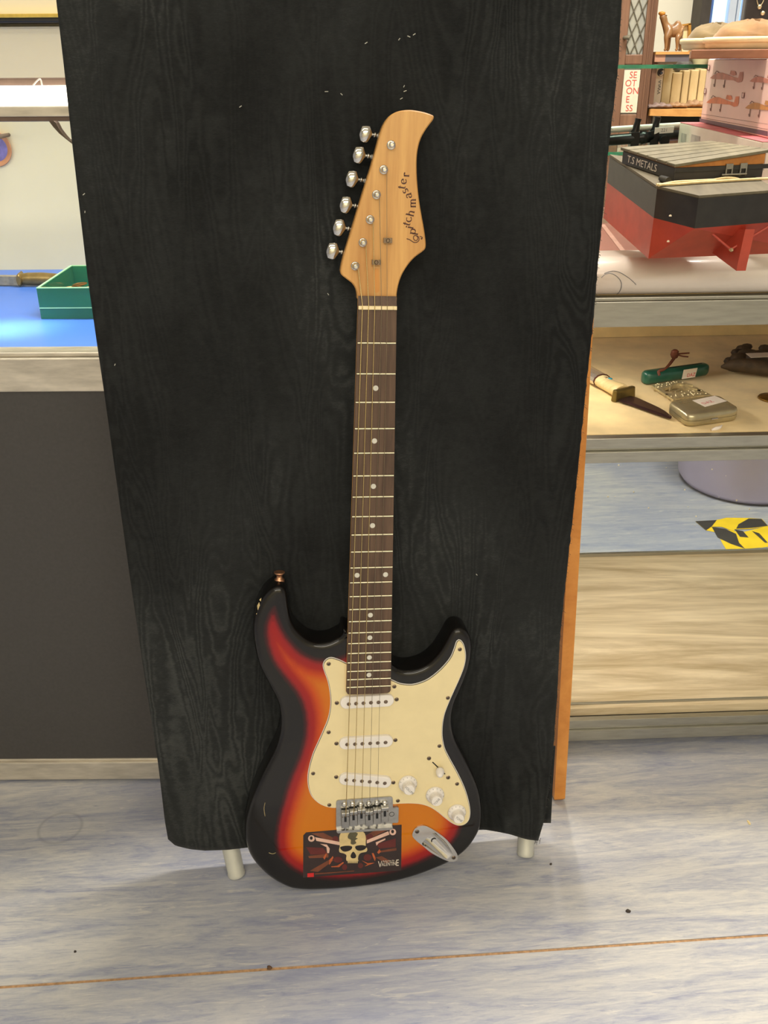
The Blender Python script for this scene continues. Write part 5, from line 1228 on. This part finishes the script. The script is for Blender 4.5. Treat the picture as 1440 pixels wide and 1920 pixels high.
# two-tier glass stand at the back of the counter -----------------------------------
YG = 1.60; xg0, xg1 = on_y(1120, 200, YG).x, on_y(1380, 200, YG).x
xg1 = min(xg1, O_.x-.012+.0) if O_.y-.0 < YG+.2 else xg1
gs = thing('glass_shelf_stand', ((xg0+xg1)/2, YG+.06, zd), 'two-tier green-edged glass shelf stand at the back of the counter', 'shelf')
gpl = glass('green_glass', (.80, .95, .88), .5); ged = pm('green_glass_edge', (58, 158, 120), .15, 0, .3, 60, coat=.3)
for y_, nm2 in ((125, 'glass_shelf'), (288, 'glass_shelf')):
    z_ = on_y(1200, y_, YG).z
    xe = on_y(1327 if y_ == 125 else 1275, y_, YG).x
    s_o = MB().box(xg0, xe, YG+.001, YG+.14, z_-.0025, z_+.0025).build(nm2, gpl, gs)
    MB().box(xg0, xe, YG, YG+.0012, z_-.0026, z_+.0026).build('front_edge', ged, s_o)
z_up = on_y(1200, 125, YG).z; z_lo = on_y(1200, 288, YG).z
xe = on_y(1275, 288, YG).x
for x in (xg0+.004, ): 
    for y in (YG+.01, YG+.13): MB().tube([(x, y, zd+.0003), (x, y, z_up-.0036)], .003, n=10).build('upright', dullchrome, gs)
xq = on_y(1322, 240, YG).x
for y in (YG+.13,): MB().tube([(xe-.012, y, zd+.0003), (xe-.012, y, z_lo-.0026)], .003, n=10).build('upright', dullchrome, gs)
# black rifle scope with mounts on the lower shelf
zsp = z_lo+.0036
A, B = on_y(1130, 268, YG+.05), on_y(1282, 252, YG+.09)
A.z = max(A.z, zsp+.012)
sc_o = thing('rifle_scope', ((A.x+B.x)/2, YG+.06, zsp), 'black telescopic sight with mounts and a numbered tag on the lower glass shelf', 'telescopic sight')
bmet = pm('black_anodised', (26, 26, 26), .3, .5, .2, 80)
d = B-A
MB().tube([A, A+d*.45, A+d*.46, A+d*.52, A+d*.53, A+d*.95], [.0085, .0085, .0105, .0105, .0085, .0085], n=16).build('tube', bmet, sc_o)
A2 = A+Vector((0, .004, .016)); B2 = B+Vector((0, .004, .014))
MB().tube([A2, A2+(B2-A2)*.95], .005, n=12).build('rail_rod', pm('pale_rod', (206, 204, 192), .25, .5, .1, 60), sc_o)
for t_ in (.38, .62):
    p = A.lerp(B, t_); mb = MB().box(p.x-.007, p.x+.007, p.y-.009, p.y+.009, zsp, p.z+.010); mb.tube([p+Vector((0, 0, .008)), p+Vector((.003, 0, .024)), p+Vector((.004, 0, .030))], [.007, .005, .0055], n=10); mb.build('mount', bmet, sc_o, bevel=.001)
p = A.lerp(B, .72)+Vector((0, -.011, -.005)); MB().tube([p, p+Vector((0, -.012, -.001))], [.007, .008], n=14).build('turret', bmet, sc_o)
p = A.lerp(B, .72)+Vector((.0, -.0125, .010))
tagM = frame3(p, (1, .1, .06), (0, -.25, 1)); mb = MB(); mb.box(-.016, .016, -.005, .005, -.0003, .0003, 0, tagM); text_shape(mb, '221', .0075, tagM @ Matrix.Translation((0, 0, .0005)), 1); mb.build('number_tag', [white_pl, grey_ink], sc_o)
# floor behind the case: tub and hazard tape -----------------------------------------
tcx = on_z(1436, 950, 0); tub_m = pm('lilac_tub', (214, 200, 226), .3, 0, .08, 6, trans=.0)
tc = Vector((tcx.x+.0, tcx.y+.165, 0)); tub = thing('plastic_tub', tc, 'large translucent lilac plastic tub on the floor behind the right-hand case', 'tub')
Mt_ = Matrix.Translation(tc)
MB().lathe([(.135, 0), (.160, .003), (.172, .02), (.195, .22), (.198, .225), (.192, .225), (.168, .02), (.15, .006)], Mt_, n=48).build('bucket_wall', tub_m, tub)
MB().lathe([(.196, .212), (.208, .214), (.209, .228), (.198, .230)], Mt_, n=48).build('rim', tub_m, tub)
yel = pm('yellow_tape', (236, 200, 20), .45, 0, .08, 30); tbk = pm('black_tape', (48, 46, 42), .5, 0, .15, 40)
zz0 = .0006
def fz(pts_, dz=0): return [(*on_z(1040+x/3.6, 840+y/3.6, zz0+dz)[:2], zz0+dz) for x, y in pts_]
def tape(name, outline, stripes, lab, dz):
    mb = MB(); o_ = fz(outline, dz); mb.prism([p[:2] for p in o_], zz0+dz-.0003, zz0+dz, 0)
    for s_ in stripes: q = fz(s_, dz); mb.add([(p[0], p[1], p[2]+.0001) for p in q], [list(range(len(q)))], 1)
    return tag(mb.build(name, [yel, tbk], None), lab, 'tape')
tape('hazard_tape', [(1020, 555), (1060, 530), (1260, 570), (1440, 525), (1500, 560), (1500, 660), (1400, 672), (1160, 688), (1130, 640), (1095, 570)], [[(1060, 532), (1150, 545), (1225, 580), (1245, 640), (1285, 680), (1190, 648), (1100, 605)], [(1215, 550), (1270, 560), (1310, 605), (1250, 600)], [(1330, 560), (1380, 575), (1440, 640), (1420, 640)]], 'yellow and black hazard tape nearer strip on the floor behind the glass', 0)
tape('hazard_tape', [(950, 494), (1090, 486), (1160, 470), (1310, 472), (1400, 478), (1440, 525), (1330, 545), (1215, 548), (1210, 562), (1130, 532), (1060, 530), (1022, 555)], [[(950, 494), (1095, 486), (1060, 530), (1022, 555)], [(1310, 476), (1395, 478), (1440, 525), (1330, 540), (1225, 545), (1240, 515)]], 'yellow and black hazard tape farther strip beside the lilac tub', .0008)
# crumbs on the floor
for x, y, rgb, lab in ((505, 1815, (92, 66, 44), 'brown crumb lying just above the floor seam'), (1178, 1709, (60, 52, 46), 'dark crumb on the floor below the right-hand case'), (1404, 1543, (226, 206, 150), 'cream splinter on the floor near the right-hand case'), (141, 1785, (54, 48, 44), 'dark speck on the floor at lower left'), (1033, 1621, (60, 54, 48), 'tiny dark speck beside the right silver leg')):
    p = on_z(x, y, 0); r_ = .0035 if rgb[0] != 226 else .003
    mb = MB(); s_ = [(r_*random.uniform(.7, 1.1)*math.cos(a_), r_*random.uniform(.6, 1)*math.sin(a_)) for a_ in [k*math.pi/4 for k in range(8)]]
    if rgb[0] == 226: s_ = [(a_*.6+b_*.1, b_*1.9-a_*.6) for a_, b_ in s_]
    if r_ and x in (141, 1033): s_ = [(a_*.55, b_*.55) for a_, b_ in s_]
    mb.loft([[(p.x+a_, p.y+b_, .0001) for a_, b_ in s_], [(p.x+a_*1.05, p.y+b_*1.05, .0012) for a_, b_ in s_], [(p.x+a_*.5, p.y+b_*.5, .0026) for a_, b_ in s_]])
    tag(mb.build('crumb', pm('crumb_%d' % x, rgb, .8, 0, .25, 300)), lab, 'crumb')
# ------------------------------------------------------------------ furniture at the back of the shop
YC = 2.55
bx = lambda x, Y=YC: on_y(x, 120, Y).x
bzz = lambda y, Y=YC, x=1240: on_y(x, y, Y).z
oak = wood('dark_oak', (96, 66, 48), (140, 104, 80), 18, (1, 1, .08), .5)
xl, xr = bx(1156), bx(1223)
cu = thing('glazed_cupboard', ((xl+xr)/2, YC+.17, 0), 'dark oak cupboard with leaded diamond glazing beyond the boat', 'cupboard')
zt, zb_, zm1, zm2 = 1.75, 0.0, bzz(107), bzz(117)
mb = MB().box(xl-.01, xl, YC+.02, YC+.32, 0, zt).box(xr-.012, xr, YC+.02, YC+.32, 0, zt).box(xl, xr, YC+.31, YC+.32, 0, zt).box(xl, xr, YC+.02, YC+.32, zt-.02, zt).box(xl, xr, YC+.02, YC+.31, 0, .06).box(xl, xr-.012, YC+.02, YC+.31, bzz(235)-.02, bzz(235))
mb.build('carcass', oak, cu)
s1, s2, s3, s4 = bx(1160), bx(1172), bx(1204), xr
mb = MB().box(xl, s2, YC, YC+.02, .06, zt-.02).box(s3, s4, YC, YC+.02, .06, zt-.02).box(s2, s3, YC, YC+.02, zm2-.004, zm1+.006).box(s2, s3, YC, YC+.02, .06, bzz(214)).box(s2, s3, YC, YC+.02, zt-.06, zt-.02)
mb.build('door_frame', oak, cu, bevel=.002)
MB().box(s3+.008, s3+.013, YC-.003, YC, .06, zt-.02).box(s3+.018, s3+.021, YC-.002, YC, .06, zt-.02).build('moulding', oak, cu, bevel=.001)
pane_m = glass('old_pane', (.92, .93, .86), .5, .25)
MB().box(s2, s3, YC+.008, YC+.011, zm1+.004, zt-.06).build('pane', pane_m, cu)
MB().box(s2, s3, YC+.008, YC+.011, bzz(214), zm2-.002).build('pane', pane_m, cu)
lead = pm('lead_came', (104, 98, 84), .6, .4, .2, 60); mb = MB(); hgt = .19; wdt = s3-s2
dw_ = wdt/2; dh_ = dw_*2.3; zlo, zhi = zm1+.004, zt-.06
for k in range(-30, 31):
    for sg in (-1, 1):
        # x = s2 + (k+.5)*dw_ + sg*dw_*(z-zlo)/dh_
        zz = sorted((zlo+sg*((s2-s2)/dw_-(k+.5))*dh_, zlo+sg*((s3-s2)/dw_-(k+.5))*dh_))
        z0, z1 = max(zz[0], zlo), min(zz[1], zhi)
        if z1-z0 > .004: mb.tube([(s2+(k+.5)*dw_+sg*dw_*(z-zlo)/dh_, YC+.006, z) for z in (z0, z1)], .0014, n=5)
mb.build('lead_lattice', lead, cu)
paper = pm('paper_notice', (218, 206, 182), .7, 0, .06, 40); redl = pm('red_lettering', (196, 76, 66), .6, 0, .1, 90)
MB().box(s2+.002, s3-.004, YC+.05, YC+.28, zm1+.01, zt-.1).build('pale_contents', paper, cu)
zs_, ze_ = bzz(131), bzz(211)
mb = MB().box(s2+.001, s3-.001, YC+.004, YC+.006, ze_, zs_)
for t_, wd, dx in ((.12, 'SE', .3), (.31, 'OT', -.15), (.49, 'ON', .5), (.69, 'E', -.6), (.90, 'SS', .05)):
    text_shape(mb, wd, .021, frame3((s2+(s3-s2)*(.5+dx*.22), YC+.0035, zs_+(ze_-zs_)*t_), (1, 0, 0), (0, 0, 1)), 1, sx=.95)
mb.build('notice', [paper, redl], cu)['label'] = 'white notice with broken red lettering'
MB().tube([(bx(1166), YC, bzz(70)), (bx(1166), YC-.012, bzz(70)), (bx(1173), YC-.014, bzz(70))], [.004, .004, .006], n=10).build('latch', lead, cu)
# shelf unit with ornaments
YS = YC+.0; sx0, sx1 = xr+.006, bx(1400)
su = thing('shelf_unit', ((sx0+sx1)/2, YS+.17, 0), 'open wooden shelf unit with ornaments beside the oak cupboard', 'shelf unit')
tan_w = wood('tan_shelf', (178, 122, 62), (216, 164, 96), 14, (.15, 1, 1), .45)
zA_, zB_ = bzz(97), bzz(200)
slate = pm('slate_panel', (92, 86, 92), .6, 0, .1, 20); bpk = pm('brick_pink', (172, 128, 104), .6, 0, .12, 20)
MB().box(sx0, bx(1292), YS, YS+.32, zA_-.006, zA_).build('upper_shelf', tan_w, su)
MB().box(sx0, bx(1247), YS+.004, YS+.02, bzz(116), zA_-.006).build('fascia', bpk, su); MB().box(bx(1247), bx(1292), YS+.004, YS+.02, bzz(116), zA_-.006).build('fascia', slate, su)
# bowed tan shelf
bow = [(sx0+(sx1-sx0)*k/14, YS-.004-.05*math.sin(math.pi*k/14)) for k in range(15)]+[(sx1, YS+.32), (sx0, YS+.32)]
zB2 = on_y(1260, 205, YS-.04).z
MB().prism(bow, zB2-.016, zB2, 0).build('bowed_shelf', tan_w, su, bevel=.002)
gm = pm('grey_panel', (132, 126, 116), .6, 0, .1, 20)
MB().box(sx0, sx1, YS+.30, YS+.32, 0, zA_+.0).build('back_board', pm('umber_back', (96, 78, 58), .7, 0, .12, 14), su)
MB().box(sx0, sx0+.012, YS+.02, YS+.30, 0, zA_-.006).build('side_board', oak, su); MB().box(sx1-.012, sx1, YS+.02, YS+.30, 0, zA_-.02).build('side_board', oak, su)
MB().box(sx0+.012, bx(1252), YS+.01, YS+.03, bzz(232), zB2-.016).build('drawer_front', gm, su); MB().box(bx(1252), sx1-.012, YS+.05, YS+.06, bzz(240), zB2-.016).build('dark_recess', blackpl, su)
MB().box(sx0+.012, sx1-.012, YS+.004, YS+.02, 0, bzz(234)).build('lower_door', oak, su)
# camel
zc = zA_+.0005; cmc = bx(1257); k_ = 1.0
cm_m = wood('carved_brown', (112, 78, 46), (172, 130, 84), 20, (1, 1, .4), .35, (.3, .7), .2)
def cp(x, y, dy=0): p = on_y(x, y, YS+.10+dy); return p
cml = thing('camel_figurine', (cmc, YS+.10, zc), 'brown carved camel figurine standing on the upper back shelf', 'figurine')
me = bpy.data.meshes.new('body'); sk = [(1249, 60), (1257, 56), (1264, 50), (1271, 44), (1276, 50), (1281, 57), (1281, 64)]
bmv = []; bme = []; rad = []
def chain(pts_, rads, start=None):
    prev = start
    for q, r in zip(pts_, rads):
        bmv.append(tuple(q)); rad.append(r); i = len(bmv)-1
        if prev is not None: bme.append((prev, i))
        prev = i
    return prev
mid = chain([cp(1268, 57)], [.017])
hump = chain([cp(1271, 44)], [.010], mid); hump = chain([cp(1271, 38)], [.005], hump)
ch = chain([cp(1256, 58)], [.016], mid)
nk = chain([cp(1250, 52), cp(1246, 44), cp(1245, 37)], [.010, .008, .008], ch)
hd_ = chain([cp(1242, 31), cp(1237, 30)], [.008, .005], nk)
chain([cp(1249, 28)], [.003], nk)
rump = chain([cp(1279, 62)], [.014], mid)
zfoot = zc+.003
def leg(start, x, dy):
    a_ = cp(x, 70, dy); b_ = cp(x, 84, dy); c_ = cp(x-1, 95, dy); c_.z = zfoot+.001
    chain([a_, b_, c_, c_+Vector((-.005, 0, -.0005))], [.0065, .0042, .0038, .0035], start)
leg(ch, 1249, -.014); leg(ch, 1254, .014); leg(rump, 1270, -.014); leg(rump, 1276, .014)
off = Vector((cmc, YS+.10, zc)); me.from_pydata([Vector(v)-off for v in bmv], bme, [])
me.materials.append(cm_m); co = bpy.data.objects.new('body', me); COL.objects.link(co); co.parent = cml; ORG[co.name] = off
md = co.modifiers.new('skin', 'SKIN'); md.use_smooth_shade = True
for v, r in zip(me.skin_vertices[0].data, rad): v.radius = (r, r)
me.skin_vertices[0].data[0].use_root = True
co.modifiers.new('sub', 'SUBSURF').levels = 2; co.modifiers['sub'].render_levels = 2
MB().lathe([(.0005, .006), (.008, .004), (.009, 0), (.006, -.003), (.0005, -.004)], Matrix.Translation(cp(1241, 26)), n=14).build('headdress', pm('amber_glaze', (214, 150, 66), .3, 0, .2, 60), cml)
MB().tube([cp(1240, 26), cp(1241, 31)], .005, n=8).build('headdress_tie', pm('amber_glaze', (214, 150, 66), .3, 0, .2, 60), cml)
# gold picture frame, pale leaning items
def leaning(name, pxs, Y, mat, lab, cat, zbase, th=.008, tilt=0.0):
    ps = [on_y(x, y, Y) for x, y in pxs]; mn = min(p.z for p in ps)
    mb = MB(); v0 = [Vector((p.x, Y, max(zbase, p.z))) for p in ps]; n = len(ps)
    vs = v0+[p+Vector((0, th, 0)) for p in v0]
    mb.add(vs, [list(range(n)), list(range(2*n-1, n-1, -1))]+[(i, (i+1) % n, n+(i+1) % n, n+i) for i in range(n)])
    return mb, mn
zu = zA_+.0004
gf = thing('gold_frame', (bx(1286, YS+.2), YS+.2, zu), 'small gilt frame standing behind the camel figurine', 'picture')
mb, _ = leaning('x', [(1278, 98), (1296, 98), (1296, 44), (1278, 47)], YS+.2, None, '', '', zu); mb.build('backing', pm('cream_mat', (232, 214, 164), .6, 0, .05, 20), gf)
gm2 = pm('gilt_moulding', (190, 140, 64), .35, .4, .2, 60)
mb, _ = leaning('x', [(1291, 98), (1296, 98), (1296, 44), (1291, 45)], YS+.19, None, '', '', zu, .02); mb.build('moulding', gm2, gf)
mb, _ = leaning('x', [(1276, 49), (1296, 46), (1296, 43), (1276, 46)], YS+.19, None, '', '', zu, .02); mb.build('moulding', gm2, gf)
mb, _ = leaning('x', [(1280, 98), (1290, 98), (1306, 78), (1306, 62), (1298, 66)], YS+.04, None, '', '', zu)
tag(mb.build('pale_slab', pm('pale_stone', (206, 198, 172), .5, 0, .06, 20)), 'pale angular slab leaning at the right of the camel', 'ornament')
# on the bowed shelf
zs2 = zB2+.0004
yb0 = YS+.12
xa, xb_ = bx(1225, yb0), bx(1246, yb0)
bkx = thing('logo_box', ((xa+xb_)/2, yb0+.06, zs2), 'narrow white box with a round dark logo standing on the bowed shelf', 'box')
ztb = bzz(127, yb0)
MB().box(xa, xb_, yb0, yb0+.12, zs2, ztb).build('carton', pm('white_card', (234, 228, 212), .5, 0, .03, 20), bkx, bevel=.001)
cxl, czl = on_y(1239, 136, yb0).x, on_y(1239, 136, yb0).z; rl = .0092
Ml = frame3((cxl, yb0-.0005, czl), (1, 0, 0), (0, 0, 1)); mb = MB()
mb.add([(rl*math.cos(k*math.pi/12), rl*math.sin(k*math.pi/12), .0001) for k in range(24)], [list(range(24))], 0, Ml)
sw_ = [(rl*.92*math.cos(math.radians(t_)), rl*.92*math.sin(math.radians(t_)), .0002) for t_ in range(-100, 45, 12)]+[(rl*.5*math.cos(math.radians(t_))-.001, rl*.5*math.sin(math.radians(t_))-.001, .0002) for t_ in range(60, -160, -20)]
mb.add(sw_, [list(range(len(sw_)))], 1, Ml)
mb.add([(.002+rl*.33*math.cos(k*math.pi/8), -.001+rl*.33*math.sin(k*math.pi/8), .0003) for k in range(16)], [list(range(16))], 2, Ml)
for k in range(4):
    z_ = czl-.018-.0085*k; mb.tube([tuple(Vector((cxl+.004*math.sin(t_*1.5+k), yb0-.0004, z_-.0012*t_))) for t_ in range(7)], .0006, 0, None, 4)
mb.build('printed_logo', [pm('navy_ink', (44, 44, 56), .5), white_pl, pm('blue_ink', (90, 116, 150), .5)], bkx)
pb_x0, pb_x1 = bx(1247, yb0+.02), bx(1263, yb0+.02)
mb = MB().box(pb_x0, pb_x1, yb0+.02, yb0+.14, zs2, bzz(120, yb0)); tag(mb.build('cream_box', pm('cream_card', (214, 202, 160), .6, 0, .05, 20), bevel=.0015), 'plain cream box beside the white logo box', 'box')
blkm = wood('pale_block_wood', (190, 166, 116), (222, 204, 156), 12, (1, 1, .3), .55)
for x0_, x1_, yt_, lab in ((1264, 1283, 136, 'leftmost pale wooden block in the row on the bowed shelf'), (1284, 1297, 132, 'middle pale wooden block in the row on the bowed shelf'), (1298, 1314, 131, 'third pale wooden block from the left on the bowed shelf'), (1315, 1328, 130, 'rightmost darker edged wooden block beside the pink carton')):
    xx0, xx1 = bx(x0_, yb0+.04), bx(x1_, yb0+.04)
    mb = MB().box(xx0+.0005, xx1-.0005, yb0+.04, yb0+.16, zs2, bzz(yt_, yb0+.04)); tag(mb.build('wooden_block', blkm, bevel=.003), lab, 'block', 'pale wooden blocks on the bowed shelf')
# things on top of the blocks
zt4 = bzz(132, yb0+.04)
mb = MB(); c = on_y(1283, 122, yb0+.10); mb.lathe([(.022, 0), (.026, .004), (.024, .016), (.018, .024), (.012, .026)], Matrix.Translation((c.x, yb0+.1, bzz(136, yb0+.04)+.0005)), n=20); 
tag(mb.build('dark_pot', pm('dark_pot_glaze', (84, 80, 74), .4, 0, .2, 40)), 'small dark pot standing on the leftmost wooden blocks', 'pot')
mb = MB(); c = on_y(1313, 112, yb0+.10); mb.lathe([(.014, 0), (.020, .012), (.027, .030), (.028, .034), (.025, .034), (.018, .012)], Matrix.Translation((c.x, yb0+.1, bzz(131, yb0+.04)+.0005)), n=24)
tag(mb.build('pale_bowl', pm('celadon', (206, 204, 170), .35, 0, .05, 20)), 'pale green bowl standing on the wooden blocks', 'bowl')
# leather folds at the front of the bowed shelf
lm = pm('tan_leather', (146, 112, 78), .6, 0, .25, 30, bump=.3); lm2 = pm('grey_brown_leather', (128, 108, 100), .6, 0, .2, 30, bump=.3)
for k, (x0_, x1_, y0_, y1_, dz, m_, lab) in enumerate(((1218, 1262, 184, 196, 0, lm2, 'grey brown leather pouch at the left of the bowed shelf'), (1250, 1290, 186, 196, .0, lm, 'tan leather pouch in the middle of the bowed shelf'), (1286, 1326, 182, 196, .0, lm, 'tan leather strap bundle at the right of the bowed shelf'))):
    A = on_y(x0_, 190, YS+.0+.012*k); B = on_y(x1_, 190, YS+.0+.012*k); mb = MB(); rg = []
    hgt_ = .012 if k != 2 else .016
    for i in range(13):
        t_ = i/12; w_ = .028*math.sin(math.pi*(.08+.84*t_))**.5; h_ = hgt_*math.sin(math.pi*(.1+.8*t_))**.6*(1+.25*math.sin(i*1.9+k))
        rg.append([(A.x+(B.x-A.x)*t_, YS+.012+k*.012+w_*math.cos(a_), zs2+h_/2+h_/2*math.sin(a_)+.0002) for a_ in [2*math.pi*j/10 for j in range(10)]])
    mb.loft(rg); tag(mb.build('leather_pouch', m_), lab, 'pouch')
